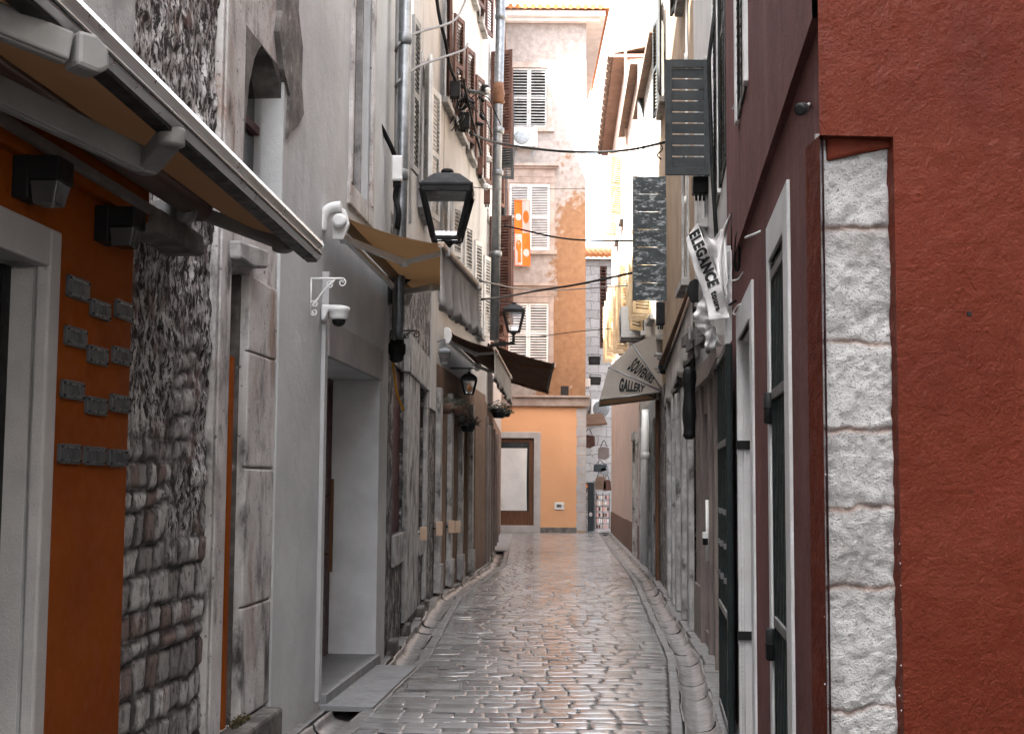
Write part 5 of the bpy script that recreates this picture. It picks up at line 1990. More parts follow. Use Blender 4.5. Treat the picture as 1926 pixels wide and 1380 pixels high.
def board(u0, u1, v0, v1, W, label):
    s0, s1 = W.sz(u0, (v0 + v1) / 2, .1)[0], W.sz(u1, (v0 + v1) / 2, .1)[0]
    z0, z1 = W.sz(u0, v1, .1)[1], W.sz(u0, v0, .1)[1]
    c = W.pt((u0 + u1) / 2, (v0 + v1) / 2, .10)
    w = (u1 - u0) * c.y / FPX
    root = thing('menu_box', label, 'wall box', W.pt((u0 + u1) / 2, v1, .02), 'pale wooden boxes along the left shopfronts')
    mb = MB()
    d = Vector((1, 0, 0))
    mb.cbox(c, d * w, Vector((0, .05, 0)), UP * (z1 - z0))
    build(mb, 'box', m_board, root, bevel=.005)
    mb = MB()
    mb.cbox(c - Vector((0, .027, 0)), d * w * .78, Vector((0, .005, 0)), UP * (z1 - z0) * .8)
    build(mb, 'panel', m_board, root, bevel=.002)
    mb = MB()
    mb.cbox(c - d * (w / 2 + .05), d * .1, Vector((0, .02, 0)), UP * .02)
    build(mb, 'bracket', m_iron, root)
board(790, 803, 990, 1016, WL4, 'pale wooden box nearest along the left shopfronts, by the stone pillar')
board(820, 832, 980, 1007, WL4, 'pale wooden box between the stone pillar and the brown shop door')
board(843, 855, 978, 1002, WL5, 'pale wooden box on the left of the touching pair')
board(856, 866, 979, 1002, WL5, 'pale wooden box on the right of the touching pair')
def flood(c, k, label, d=(0.4, -1, -.35)):
    root = thing('floodlight', label, 'floodlight', c)
    d = Vector(d).normalized()
    x = d.cross(UP).normalized()
    y = x.cross(d)
    mb = MB()
    mb.cbox(c, x * k, d * k * .35, y * k * .75)
    for i in range(5):
        mb.cbox(c - d * k * .24 + x * k * (i - 2) * .18, x * k * .05, d * k * .14, y * k * .6)
    build(mb, 'housing', m_blackplastic, root, bevel=.008)
    mb = MB()
    mb.cbox(c + d * k * .18, x * k * .84, d * .01, y * k * .6)
    build(mb, 'glass', m_pane, root)
    mb = MB()
    mb.tube([c + x * k * .55 - y * 0, c + x * k * .55 + y * k * .55, c - x * k * .55 + y * k * .55, c - x * k * .55], .012, 6)
    build(mb, 'bracket', m_iron, root)
flood(PD(845, 575, 17.5), .16, 'small black floodlight below the grey valance')

# junction boxes and insulators on the left facade
def jbox(u0, u1, v0, v1, Y, label, m=m_plastic):
    c = PD((u0 + u1) / 2, (v0 + v1) / 2, Y)
    w, h = (u1 - u0) * Y / FPX, (v1 - v0) * Y / FPX
    root = thing('junction_box', label, 'junction box', c - UP * h / 2)
    mb = MB()
    mb.cbox(c, (w, 0, 0), (0, w * .8, 0), UP * h)
    build(mb, 'box', m, root, bevel=.008)
    mb = MB()
    mb.cbox(c - Vector((0, w * .42, 0)), (w * .8, 0, 0), (0, .01, 0), UP * h * .9)
    build(mb, 'lid', m, root, bevel=.003)
    mb = MB()
    for k in range(3):
        x = c + Vector((w * .25 * (k - 1), 0, -h / 2))
        mb.tube([x, x - UP * .06], .012, 6)
    build(mb, 'cable_gland', m_blackplastic, root)
    return root
jbox(737, 757, 293, 342, 11.9, 'white junction box strapped to the galvanised downpipe')
jbox(846, 866, 153, 186, 19.0, 'black splice box high on the pale facade above the lantern', m_blackplastic)
jbox(866, 884, 212, 243, 20.4, 'black splice box below the cable insulators', m_blackplastic)
jbox(898, 908, 296, 330, 23.0, 'brown wooden box hung high beside the grey downpipe', m_brown)
jbox(910, 922, 355, 384, 24.0, 'brown wooden box hung just left of the grey downpipe', m_brown)
jbox(1321, 1332, 1000, 1012, 12.4, 'small white box low on the taupe shopfront', m_plastic)

# ---------------------------------------------------- cables
cable('long black cable sagging across the lane below the top window', [(884, 250, 20.4), (930, 268, 23), (1000, 279, 24), (1060, 285, 24), (1130, 286, 23), (1190, 281, 21.5), (1250, 268, 20)], .022)
cable('black cable crossing the lane in front of the orange banner', [(948, 424, 25), (990, 434, 25), (1050, 447, 24.5), (1105, 452, 24), (1190, 453, 22)], .018)
cable('pale cable swinging from the grey valance across to the facade', [(902, 528, 13.2), (930, 534, 18), (980, 543, 24), (1060, 545, 27), (1180, 537, 24)], .011, m_cablegrey)
cable('thick black cable rising from left lantern towards the plank shutter', [(906, 563, 22), (950, 558, 24), (1010, 547, 25), (1080, 536, 24), (1130, 526, 22.5), (1190, 513, 20.5)], .019)
cable('thin wire crossing the lane at the orange banner top', [(880, 352, 16), (960, 356, 22), (1110, 355, 26)], .006)
cable('thin brown wire crossing before the lowest shutters', [(940, 632, 26), (1000, 634, 27), (1080, 624, 27), (1150, 618, 26)], .008)
cable('grey cable arching from downpipe to upper brown shutters', [(744, 165, 11.9), (752, 150, 12.0), (790, 124, 13.5), (840, 106, 16), (872, 94, 18.2), (880, 82, 18.9)], .015, m_cablegrey)
cable('upper grey cable arching from downpipe towards the roof', [(744, 98, 11.9), (752, 80, 12.0), (790, 60, 13.5), (840, 46, 16), (862, 30, 18), (880, -10, 19)], .015, m_cablegrey)
cable('thick twisted black cable dropping beside the brown shutters', [(818, -30, 17.5), (826, 30, 17.6), (838, 80, 17.8), (845, 120, 18.3), (856, 150, 18.9)], .024)
cable('black cable hanging along the pale facade to the lantern', [(872, 150, 19), (880, 190, 20), (892, 240, 21), (905, 290, 22)], .020)
cable('black service cable slanting down the grey wall to junction box', [(703, 214, 11.6), (720, 245, 11.75), (735, 275, 11.85), (742, 292, 11.9)], .022)
cable('black cable bundle hanging under the white junction box', [(747, 345, 11.9), (744, 372, 11.95), (750, 400, 11.9), (747, 430, 11.95)], .028)
cable('thin black cable running down the upper grey wall', [(712, -20, 11.7), (706, 100, 11.7), (703, 214, 11.6)], .011)
cable('yellow hose end drooping by the slim red shop window', [(738, 672, 12.15), (741, 700, 12.1), (747, 740, 12.1), (759, 772, 12.15)], .012, m_yellow, cat='hose', name='hose')
# knot of insulators and splices
mb = MB()
rg = random.Random(4)
ins = thing('cable_insulator', 'tangle of black splices and pale insulators on iron arm high on facade', 'insulator', PD(905, 180, 20.5))
mb.tube([PD(862, 155, 19.5), PD(882, 172, 20.2), PD(915, 176, 20.6)], .03, 8)
mb.lathe(PD(913, 170, 20.6) - UP * .05, [(.05, 0), (.07, .03), (.07, .10), (.05, .13)], 12)
build(mb, 'arm', m_iron, ins)
mb = MB()
for i in range(9):
    c = PD(866 + rg.uniform(0, 45), 190 + rg.uniform(-10, 60), 20.3 + rg.uniform(-.3, .3))
    d = Vector((rg.gauss(0, 1), rg.gauss(0, .5), rg.gauss(0, 1))).normalized()
    mb.lathe(c - d * .07, [(.012, 0), (.03, .03), (.03, .11), (.012, .14)], 8, axis=d)
build(mb, 'splice', m_blackplastic, ins)
mb = MB()
for i in range(14):
    p = [(880 + rg.uniform(-16, 32), 165 + rg.uniform(0, 20), 20.4)]
    for k in range(3):
        p.append((p[-1][0] + rg.uniform(-16, 12), p[-1][1] + rg.uniform(8, 30), 20.4 + rg.uniform(-.4, .4)))
    mb.tube(spline([PD(*q) for q in p], 5), .008, 5)
build(mb, 'wire', m_cable, ins)
mb = MB()
for (u, v) in ((861, 146), (872, 208), (917, 172), (920, 300), (914, 352)):
    mb.lathe(PD(u, v, 20.4) - UP * .05, [(.02, 0), (.05, .02), (.03, .05), (.05, .07), (.03, .1)], 10)
build(mb, 'insulator', m_plastic, ins)

# ---------------------------------------------------- air conditioners
def aircon(c, t, n, w, h, d, label, m=m_greyplastic):
    """c: centre of the back face"""
    root = thing('air_conditioner', label, 'air conditioner', c - UP * h / 2)
    mb = MB()
    mb.box(c - t * w / 2 - UP * h / 2, t * w, n * d, UP * h)
    for k in range(7):
        z = -h * .38 + k * h * .12
        mb.box(c - t * (w / 2 + .006) + UP * z + n * d * .15, t * .008, n * d * .7, UP * .014)
    build(mb, 'casing', m, root, bevel=.015)
    mb = MB()
    r = h * .42
    fc = c + n * (d + .004) - t * (w / 2 - r - .05)
    mb.lathe(fc, [(r, 0), (r, .012), (r * .96, .016), (r * .3, .016), (r * .05, .018)], 28, axis=n)
    build(mb, 'fan_grille', m_steel, root)
    mb = MB()
    for s in (-.35, .35):
        p = c + t * w * s - UP * (h / 2 + .025)
        mb.box(p - t * .02, t * .04, n * d, UP * .022)
        mb.box(p - t * .02 - UP * .25, t * .04, n * .03, UP * .27)
    build(mb, 'bracket', m_steel, root)
    mb = MB()
    q = c - t * (w / 2 + .01) + n * d * .35 - UP * h * .1
    mb.cbox(q, t * .03, n * .10, UP * h * .34)
    mb.cbox(q + UP * h * .3, t * .03, n * .14, UP * h * .12)
    build(mb, 'valve_cover', m_plastic, root, bevel=.004)
    mb = MB()
    for k in range(3):
        mb.tube(spline([q + UP * h * (.02 - .08 * k) - t * .02, q - t * .10 - n * .06 - UP * h * .06 * k, q - n * (d * .35) + UP * h * .1 - t * .03], 5), .014, 6)
    build(mb, 'hose', m_cablegrey, root)
    return root
acp = PD(1206, 610, 26.6)
aircon(acp, WR5.t, WR5.n, .85, .62, .42, 'grey air conditioner on the wall above the souvenir canopy', m_greyplastic)
aircon(WF.pt(987, 262, .02), WF.t, WF.n, .82, .62, .3, 'white air conditioner under the top window of the ochre house', m_plastic)
aircon(WB.pt(1123, 770, .02), WB.t, WB.n, .5, .78, .35, 'pale air conditioner on the stone block house', m_plastic)

# ---------------------------------------------------- on the ochre facade
root = thing('cloth_banner', 'long orange and pink patterned cloth hanging from the middle white shutters', 'banner', WF.pt(980, 502, .25))
b0, b1, z0, z1 = fs(967, 440), fs(995, 440), fz(502), fz(378)
def cl(i, j, o=0.0):
    s = b0 + (b1 - b0) * i + .09 * (1 - j) * (.3 + .3 * i)
    return WF.P(s, z0 + (z1 - z0) * j, .14 + .03 * math.sin(i * 5 + j * 3) + .05 * (1 - j) + o)
mb = MB()
mb.grid(lambda i, j: cl(i, j), 12, 40)
ob = build(mb, 'cloth', m_sheetorange, root)
mb = MB()
mb.grid(lambda i, j: cl(.52 + i * .46, .5 + j * .49, .004), 6, 20)
mb.grid(lambda i, j: cl(.02 + i * .46, .01 + j * .47, .004), 6, 20)
for (ci, cj, r) in ((.26, .74, .13),):
    mb.add([cl(ci + r * 1.6 * math.cos(k * .52), cj + r * .42 * math.sin(k * .52), .006) for k in range(12)], [tuple(range(12))])
mb.add([cl(.75 + .2 * math.cos(k * .52), .20 + .06 * math.sin(k * .52), .006) for k in range(12)], [tuple(range(12))])
pk = build(mb, 'pink_print', m_sheetpink, ob)
mb = MB()
mb.add([cl(.76 + .2 * math.cos(k * .52), .74 + .10 * math.sin(k * .52), .009) for k in range(12)], [tuple(range(12))])
mb.add([cl(.26 + .18 * math.cos(k * .52), .30 + .09 * math.sin(k * .52), .009) for k in range(12)], [tuple(range(12))])
mb.grid(lambda i, j: cl(.2 + i * .2, .05 + j * .18, .009), 3, 8)
build(mb, 'orange_print', m_sheetorange, ob)
mb = MB()
mb.tube([cl(-.05, 1.0), cl(1.05, 1.0)], .018, 8)
build(mb, 'rod', m_rod, root)
mb = MB()
c = WF.pt(1052, 951, .02)
root = thing('meter_box', 'small pale meter cover with blue dot on the peach wall', 'meter cover', c - UP * .14)
WFs, WFz = WF.sz(1052, 951)
WF.slab(mb, WFs - .16, WFs + .16, WFz - .12, WFz + .12, .01, .045)
build(mb, 'cover', m_plastic, root, bevel=.01)
mb = MB()
WF.slab(mb, WFs - .09, WFs + .07, WFz - .05, WFz + .05, .045, .05)
build(mb, 'window', m_darkstone, root)
mb = MB()
mb.lathe(WF.P(WFs + .12, WFz, .045), [(.02, 0), (.02, .008)], 10, axis=WF.n)
build(mb, 'button', m_sign, root)
mb = MB()
a, b = WF.sz(1062, 735)[0], WF.sz(1062, 735)[1]
WF.slab(mb, a - .13, a + .13, b - .16, b + .16, -.0, .012)
solo(mb, 'vent_cover', m_darkgap, 'small square dark vent in the ochre wall above the ledge', 'vent')

# ---------------------------------------------------- across the crossing
flood(PD(1118, 678, 49), .42, 'upper black floodlight on the stone block house', (-.1, -1, -.2))
flood(PD(1119, 716, 49), .40, 'lower black floodlight on the stone block house', (.2, -1, -.2))
jbox(1096, 1110, 712, 728, 46, 'white cabinet fixed beside the lower black floodlight')
root = thing('cash_machine_sign', 'tall dark sign panel with white lettering at the far corner', 'sign', PD(1108, 1000, 45.2))
Ys = 45.2
mb = MB()
P = [PD(1086, 1000, Ys), PD(1117, 1000, Ys), PD(1117, 907, Ys), PD(1086, 907, Ys)]
mb.prism(P, (0, .12, 0))
build(mb, 'panel', m_sign, root, bevel=.01)
mb = MB()
P = [PD(1117.3, 1000, Ys - .01), PD(1120, 1000, Ys - .01), PD(1120, 905, Ys - .01), PD(1117.3, 905, Ys - .01)]
mb.prism(P, (0, .14, 0))
build(mb, 'frame', m_steel, root)
mt = text_mb('m.cash.atm.corner.', bil(PD(1105.5, 1000, Ys - .015), PD(1105.5, 921, Ys - .015), PD(1097.5, 921, Ys - .015), PD(1097.5, 1000, Ys - .015)), .015)
build(mt, 'lettering', m_letterw, root)
mb = MB()
mb.lathe(PD(1101, 914, Ys - .003), [(.085, 0), (.085, .012)], 18, axis=(0, -1, 0))
build(mb, 'dot', m_dot, root)
mb = MB()
mb.add([PD(1111 + 3.2 * math.cos(k * .628), 967 + 4 * math.sin(k * .628), Ys - .012) for k in range(10)], [tuple(range(10))])
build(mb, 'emblem', m_letterw, root)
k1, k2 = Vector((PD(1102, 800, 48).x, 48, PD(1102, 800, 48).z)), Vector((PD(1142, 797, 48).x, 48, PD(1142, 797, 48).z))
mb = MB()
root = thing('awning', 'small brown awning over the goods beyond the crossing', 'awning', k1)
mb.prism([k1, k2, k2 + Vector((0, 2.5, .5)), k1 + Vector((0, 2.5, .5))], (0, 0, .02))
build(mb, 'fabric', m_fabric2, root)
mb = MB()
mb.bar(k1, k2, .06, .06)
build(mb, 'front_bar', m_rust, root)
rg = random.Random(12)
hs_l = [(1107, 830, .5, .5, m_brown, 'brown hanging board under the small brown awning'),
        (1136, 852, .42, .5, m_shopbrown, 'taupe hanging board in the shop display beyond the crossing'),
        (1129, 880, .5, .3, m_sign, 'dark slate board in the shop display beyond the crossing'),
        (1138, 886, .34, .3, m_slab, 'grey slate board in the shop display beyond the crossing'),
        (1130, 908, .44, .5, m_tan, 'tan leather bag hanging above the goods rack'),
        (1142, 912, .32, .4, m_brown, 'brown leather bag hanging above the goods rack')]
for (u, v, w, h, m, lb) in hs_l:
    c = PD(u, v, 49.5)
    mb = MB()
    bag = 'bag' in lb
    pr = [(-.5, -.5), (.5, -.5), (.42, .35), (.2, .5), (-.2, .5), (-.42, .35)] if bag else [(-.5, -.42), (.1, -.5), (.5, -.3), (.46, .4), (-.1, .5), (-.48, .4)]
    mb.prism([c + Vector((x * w, 0, z * h)) for x, z in pr], (0, .12, 0))
    root = thing('handbag' if bag else 'hanging_board', lb, 'bag' if bag else 'board', c - UP * h / 2)
    build(mb, 'body', m, root, bevel=.02)
    mb = MB()
    mb.tube(spline([c + Vector((-.3 * w, .06, h * .45)), c + Vector((0, .06, h * .95)), c + Vector((.3 * w, .06, h * .45))], 6), .014, 6)
    build(mb, 'strap', m_iron, root)
root = thing('postcard_rack', 'rack of small pink and white goods beyond the crossing', 'display rack', PD(1134, 1000, 49))
mb = MB()
for u in (1122, 1134, 1146):
    mb.tube([PD(u, 1000, 49), PD(u, 925, 49)], .02, 6)
for v in (930, 952, 974, 996):
    mb.tube([PD(1120, v, 48.96), PD(1148, v, 48.96)], .015, 6)
build(mb, 'frame', m_cablegrey, root)
for v in (935, 946, 957, 968, 979, 990):
    for u in range(1122, 1146, 4):
        mb = MB()
        c = PD(u + 1.5, v, 48.9)
        mb.cbox(c, (.055, 0, 0), (0, .03, 0), (0, 0, rg.uniform(.1, .16)))
        build(mb, 'card', rg.choice((m_sheetpink, m_board, m_plastic, m_pink, m_brown)), root)

# ---------------------------------------------------- right side: shutters, canopy, banner, gates
def bigleaf(u_h, u_f, v0, v1, Y, kind, m, hs, label):
    a, b = PD(u_h, v1, Y), PD(u_f, v1, Y)
    d = b - a
    d.z = 0
    w = d.length
    h = PD(u_h, v0, Y).z - a.z
    o = build(leaf_mb(a, d, w, h, Vector((d.y, -d.x, 0)) if d.x < 0 and False else Vector((0, -1, 0)), kind, .04), 'shutter', m, hs, label=label)
    mb = MB()
    for z in (.15, h - .2):
        mb.cbox(a + UP * z + Vector((0.02, .0, 0)) - d.normalized() * 0, (.12, 0, 0), (0, .012, 0), (0, 0, .03))
    build(mb, 'hinge', m_iron, o)
bigleaf(1337, 1251, 115, 331, 12.7, 'wide', m_lou, H9, 'dark slatted shutter swung open over the lane')
bigleaf(1253, 1190, 333, 566, 20.1, 'plank', m_dgwood, H10, 'weathered plank shutter swung open over the lane')
# dark boxes under the shutters
jbox(1302, 1331, 333, 367, 12.9, 'dark box lamp below the slatted shutter', m_blackplastic)
jbox(1234, 1250, 568, 612, 19.9, 'dark box lamp below the plank shutter', m_blackplastic)
# souvenir canopy
YS = 21.4
tt = WR3.t
hp = PD(1248, 737, YS)
rib = [PD(1251, 628, YS), PD(1221, 634, YS), PD(1190, 648, YS), PD(1145, 691, YS), PD(1128, 752, YS)]
LEN = 1.75
root = thing('souvenir_canopy', 'dirty white folding canopy lettered with souvenirs and gallery', 'canopy', hp)
mb = MB()
def fan(off, flip):
    for p, q in zip(rib, rib[1:]):
        A, B, C_ = hp + off, p + off, q + off
        for k in range(5):
            f0, f1 = k / 5, (k + 1) / 5
            if k == 0:
                mb.add([A, A.lerp(B, f1), A.lerp(C_, f1)], [(0, 1, 2)])
            else:
                mb.quad(A.lerp(B, f0), A.lerp(B, f1), A.lerp(C_, f1), A.lerp(C_, f0))
fan(Vector((0, 0, 0)), 0)
fan(tt * LEN, 1)
for p, q in zip(rib, rib[1:]):
    def top(i, j, p=p, q=q):
        o = p.lerp(q, j) + tt * LEN * i
        o.z -= .03 * math.sin(math.pi * j) * math.sin(math.pi * i)
        return o
    mb.grid(top, 8, 4, True)
build(mb, 'canvas', m_canvas, root, solid=.004)
mb = MB()
for p in rib[2:]:
    mb.tube([hp, p, p + tt * LEN, hp + tt * LEN], .012, 6)
build(mb, 'rib', m_steel, root)
def on(u, v):
    return PD(u, v, YS - .012)
build(text_mb('SOUVENIRS', bil(on(1178, 695), on(1225, 722), on(1231, 711), on(1198, 671)), .05, space=1.1), 'lettering', m_letter, root, label='black slanted word SOUVENIRS')
build(text_mb('GALLERY', bil(on(1163, 737), on(1211, 737), on(1214, 725), on(1167, 709)), .055, space=1.08), 'lettering', m_letter, root, label='black word GALLERY')
# folded awning on the stone house
p1, p2 = PD(1302, 552, 13.6), PD(1252, 692, 19.6)
wa, wb = Vector((XR(13.6) - .06, 13.6, p1.z + .1)), Vector((XR(19.6) - .06, 19.6, p2.z + .1))
root = awning('awning', 'closed awning with pale wooden rod and grey valance on the right', wa, wb, p1, p2, m_fabric2, m_iron, WR3, val=.55, barm=m_rod, arms=0)
mb = MB()
for k in range(6):
    a = p1.lerp(p2, .1 + .15 * k) + Vector((.05, 0, -.05))
    mb.bar(a, a + Vector((.12, -.5, -.3 + .08 * (k % 3))), .04, .05)
build(mb, 'arm', m_iron, root)
# roof-like weathered planks behind the folded awning
mb = MB()
for k in range(5):
    c = PD(1292 + 9 * k, 640 - 6 * k + 14 * (k % 2), 13.2 - .55 * k)
    mb.cbox(c, (.05, 0, 0), (0, .5, 0), (0, 0, .10))
    mb.tube([c + Vector((0, -.2, .1)), c + Vector((-.03, -.6, -.18))], .02, 6)
solo(mb, 'awning_mechanism', m_darkstone, 'dark rusty folded arm mechanism under the lettered cloth banner', 'awning mechanism')
mb = MB()
c0, c1 = PD(1297, 690, 13.0), PD(1296, 826, 13.0)
mb.tube(spline([c0, c0.lerp(c1, .3), c0.lerp(c1, .75), c1], 5), [.03] + [.062 + .008 * math.sin(k) for k in range(14)] + [.035], 12)
solo(mb, 'rolled_blind', m_blackplastic, 'black rolled blind hanging on the wall beside the stone pillars', 'blind')
# small vent hoods by the canopy
for v, lb in ((667, 'upper grey vent hood beside the souvenir canopy'), (692, 'lower grey vent hood beside the souvenir canopy')):
    mb = MB()
    c = PD(1244, v, 20.6)
    mb.cbox(c, (.20, 0, 0), (0, .3, 0), (0, 0, .04))
    mb.cbox(c + Vector((.02, .02, -.05)), (.15, 0, 0), (0, .25, 0), (0, 0, .03))
    solo(mb, 'vent_hood', m_greyplastic, lb, 'vent hood', 'vent hoods beside the canopy', bevel=.006)

# lettered cloth banner and its post
YB2 = 9.15
root = thing('sign_post', 'white flat board standing out from wall behind the cloth banner', 'sign post', PD(1371, 700, 8.66))
mb = MB()
P = [PD(1364, 655, 8.66), PD(1377, 640, 8.66), PD(1377, 462, 8.66), PD(1364, 462, 8.66)]
mb.prism(P, (0, .03, 0))
build(mb, 'board', m_plastic, root, bevel=.004)
mb = MB()
mb.prism([PD(1366, 508, 8.65), PD(1373, 505, 8.65), PD(1373, 472, 8.65), PD(1366, 475, 8.65)], (0, -.004, 0))
mb.prism([PD(1368, 525, 8.65), PD(1372, 524, 8.65), PD(1372, 517, 8.65), PD(1368, 518, 8.65)], (0, -.004, 0))
build(mb, 'sticker', m_greyplastic, root)
def Yw(u, v):
    return 8.42 + .018 * math.sin(u * .11 + v * .035) + .012 * math.sin(v * .09)
def pxl(A, f):
    x = f * (len(A) - 1)
    i = min(int(x), len(A) - 2)
    k = x - i
    return (A[i][0] * (1 - k) + A[i + 1][0] * k, A[i][1] * (1 - k) + A[i + 1][1] * k)
Lc = [(1290, 449), (1297, 478), (1306, 508), (1318, 536), (1324, 560), (1331, 582), (1333, 602)]
Rc = [(1312, 419), (1323, 448), (1334, 478), (1347, 512), (1360, 545), (1367, 575), (1372, 598)]
def strip1(i, j):
    a, b = pxl(Lc, j), pxl(Rc, j)
    u, v = a[0] * (1 - i) + b[0] * i, a[1] * (1 - i) + b[1] * i
    return PD(u, v, Yw(u, v))
def samp(S, f):
    x = f * (len(S) - 1)
    i = min(int(x), len(S) - 2)
    return S[i].lerp(S[i + 1], x - i)
root = thing('cloth_banner', 'crumpled white cloth banner lettered elegance tours hanging at red house', 'banner', PD(1335, 655, 8.43))
mb = MB()
mb.grid(strip1, 14, 50)
build(mb, 'lettered_strip', m_cloth, root, solid=.002)
def patch(A, B, nu, nv, wave, name):
    Sa, Sb = spline([PD(*p) for p in A], 4), spline([PD(*p) for p in B], 4)
    mb = MB()
    def f(i, j):
        p = samp(Sa, j).lerp(samp(Sb, j), i)
        return p + Vector((.006 * math.sin(j * 14), wave * math.sin(i * 7 + j * 5) + .015 * math.sin(j * 13), 0))
    mb.grid(f, nu, nv)
    build(mb, name, m_cloth, root, solid=.002)
patch([(1316, 420, 8.49), (1326, 446, 8.53), (1334, 472, 8.55), (1344, 500, 8.57), (1352, 528, 8.53), (1362, 556, 8.55)], [(1322, 430, 8.53), (1334, 446, 8.61), (1346, 447, 8.63), (1356, 430, 8.65), (1366, 470, 8.63), (1367, 560, 8.58)], 10, 24, .03, 'upper_fold')
patch([(1335, 480, 8.55), (1346, 508, 8.58), (1356, 538, 8.55), (1366, 575, 8.55)], [(1374, 402, 8.66), (1366, 450, 8.63), (1366, 510, 8.63), (1367, 585, 8.58)], 10, 24, .03, 'upper_fold')
patch([(1322, 556, 8.52), (1310, 580, 8.5), (1301, 601, 8.5)], [(1334, 566, 8.45), (1335, 590, 8.46), (1336, 606, 8.5)], 10, 14, .02, 'lower_fold')
patch([(1301, 601, 8.5), (1318, 622, 8.53), (1338, 646, 8.55)], [(1336, 606, 8.5), (1346, 625, 8.53), (1357, 652, 8.56)], 10, 14, .02, 'lower_fold')
patch([(1330, 612, 8.5), (1327, 636, 8.49), (1325, 659, 8.5)], [(1346, 614, 8.53), (1347, 636, 8.52), (1344, 656, 8.52)], 8, 12, .015, 'lower_fold')
def onpx(a, b, c, d):
    def f(x, y):
        u = (a[0] * (1 - x) + b[0] * x) * (1 - y) + (d[0] * (1 - x) + c[0] * x) * y
        v = (a[1] * (1 - x) + b[1] * x) * (1 - y) + (d[1] * (1 - x) + c[1] * x) * y
        return PD(u, v, Yw(u, v) - .008)
    return f
build(text_mb('ELEGANCE', onpx((1295, 442), (1332, 542), (1354, 533), (1314, 429)), .055, space=1.12), 'lettering', m_letter, root, label='bold black word ELEGANCE')
build(text_mb('tours', onpx((1336, 550), (1347, 586), (1356, 581), (1348, 545)), .05, space=1.1), 'lettering', m_letter, root, label='black word tours')
mb = MB()
mb.tube([PD(1376, 400, 8.63), PD(1377, 470, 8.63)], .008, 6)
build(mb, 'cord', m_cable, root)

# gates
def gate(name, label, a, b, z0, z1, nbars, m, rails, th, panel, nrm):
    root = thing(name, label, 'gate', Vector((a.x, a.y, z0)))
    d = Vector((b.x - a.x, b.y - a.y, 0))
    L = d.length
    d.normalize()
    n = nrm
    mb = MB()
    H = z1 - z0
    A = Vector((a.x, a.y, z0))
    mb.box(A, d * .075, n * th, UP * H)
    mb.box(A + d * (L - .045), d * .045, n * th, UP * H)
    build(mb, 'frame', m, root, bevel=.004)
    mb = MB()
    for f in rails:
        mb.box(A + d * .075 + UP * (H * f) + n * -.004, d * (L - .12), n * (th + .008), UP * .045)
    build(mb, 'rail', m_greygate, root, bevel=.004)
    for i in range(nbars):
        mb = MB()
        mb.box(A + d * (.075 + (L - .12) * (i + .5) / nbars - .009) + n * .012, d * .018, n * .018, UP * H)
        build(mb, 'bar', m, root)
    if panel:
        mb = MB()
        mb.box(A + d * .06 - n * .012, d * (L - .08), n * .01, UP * H)
        build(mb, 'sheet', m_darkgap, root)
    return root
m_greygate = mat('worn_gate_paint', (.16, .155, .15), (.10, .10, .10), 9, .35, .65, .6, .002, 70)
ga_, gb_ = PD(1390, 1000, 8.56), PD(1349, 1000, 9.75)
ga_.x = XR(8.56) - .045
gb_.x = XR(9.75) - .05
zt_, zb_ = PD(1390, 646, 8.56).z, .03
G1 = gate('iron_gate', 'dark green barred gate swung open flat against the taupe shop', ga_, gb_, zb_, zt_, 9, m_darkgreen, (.0, .285, .735, .982), .035, True, WR.n)
mb = MB()
for (v, w) in ((835, .07), (1195, .07)):
    c = WR.P(e1f - .022, WR.sz(1395, v)[1], -.045)
    mb.cbox(c, WR.n * .14, WR.t * .01, UP * .055)
    mb.lathe(c - WR.n * .03 - WR.t * .005, [(.018, 0), (.018, .008), (.008, .008), (.008, .004)], 12, axis=-WR.t)
build(mb, 'hinge', m_iron, G1)
mb = MB()
for z in (.98, 1.20, 1.42):
    for f in (.1, .45, .55, .85):
        mb.cbox(Vector((ga_.x, ga_.y, z)).lerp(Vector((gb_.x, gb_.y, z)), f) + WR.n * .04, WR.t * .03, WR.n * .02, UP * .035)
build(mb, 'clip', m_greygate, G1)
m_off = -.03
a2, b2 = WR.P(e2n + .02, 0, m_off), WR.P(e2f - .02, 0, m_off)
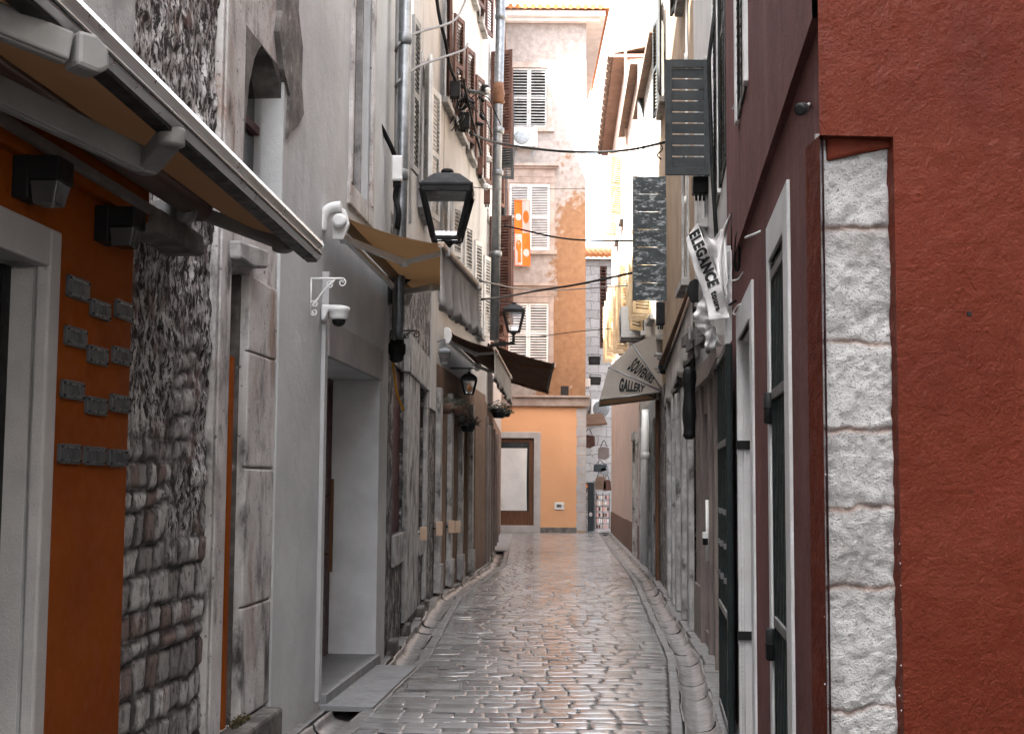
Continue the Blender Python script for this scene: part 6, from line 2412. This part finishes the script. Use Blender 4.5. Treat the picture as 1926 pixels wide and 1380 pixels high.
G2 = gate('iron_gate', 'dark green barred gate closed inside the white framed doorway', a2, b2, .03, z2t - .02, 8, m_darkgreen, (.0, .37, .76, .97), .035, True, WR.n)
mb = MB()
for v in (770, 1200):
    z = WR.sz(1450, v)[1]
    mb.lathe(WR.P(e2f - .035, z - .07, .02), [(.016, 0), (.022, .005), (.022, .135), (.016, .14)], 10)
    mb.lathe(WR.P(e2f - .035, z - .003, .02), [(.025, 0), (.025, .008)], 10)
build(mb, 'hinge', m_iron, G2)
# hooks, stubs and loose wires on the red side wall
root = thing('spot_lamp', 'tiny black spot lamp on the upper red side wall', 'spot lamp', WR.pt(1517, 204, .06))
mb = MB()
c = WR.pt(1514, 204, .07)
mb.lathe(c, [(.012, 0), (.018, .01), (.02, .045), (.012, .05)], 10, axis=(-.5, -.8, -.3))
build(mb, 'housing', m_blackplastic, root)
mb = MB()
mb.tube([c, WR.pt(1522, 196, .0)], .006, 6)
build(mb, 'arm', m_plastic, root)
cable('white wire stub sticking out of red wall above the far doorway', [(1436, 432, 6.6), (1420, 440, 6.6), (1402, 447, 6.7)], .006, m_plastic)
cable('frayed wire ends on the red wall beside the lettered banner', [(1410, 508, 7.9), (1398, 512, 8.0), (1388, 525, 8.1), (1372, 530, 8.4), (1362, 546, 8.8)], .005, m_plastic)
cable('coil of loose wire above the open gate', [(1392, 572, 8.1), (1385, 590, 8.2), (1379, 588, 8.3), (1388, 574, 8.2), (1393, 580, 8.15), (1382, 592, 8.2)], .005, m_plastic)
cable('short black wire stub near the open gate', [(1357, 578, 8.9), (1370, 574, 8.7), (1384, 566, 8.4)], .009)
cable('black wire loop hanging on the red wall near the banner', [(1390, 432, 8.0), (1384, 450, 8.2), (1382, 490, 8.3), (1385, 508, 8.3), (1390, 500, 8.2), (1391, 440, 8.0)], .008)
cable('thin white wire arching from the dark green shutter', [(1400, 180, 7.7), (1388, 188, 7.9), (1378, 205, 8.2)], .005, m_plastic)
cable('brown wire end curling before the plank shutter', [(1240, 268, 20.5), (1246, 280, 20.4), (1236, 292, 20.4), (1244, 300, 20.4)], .012)
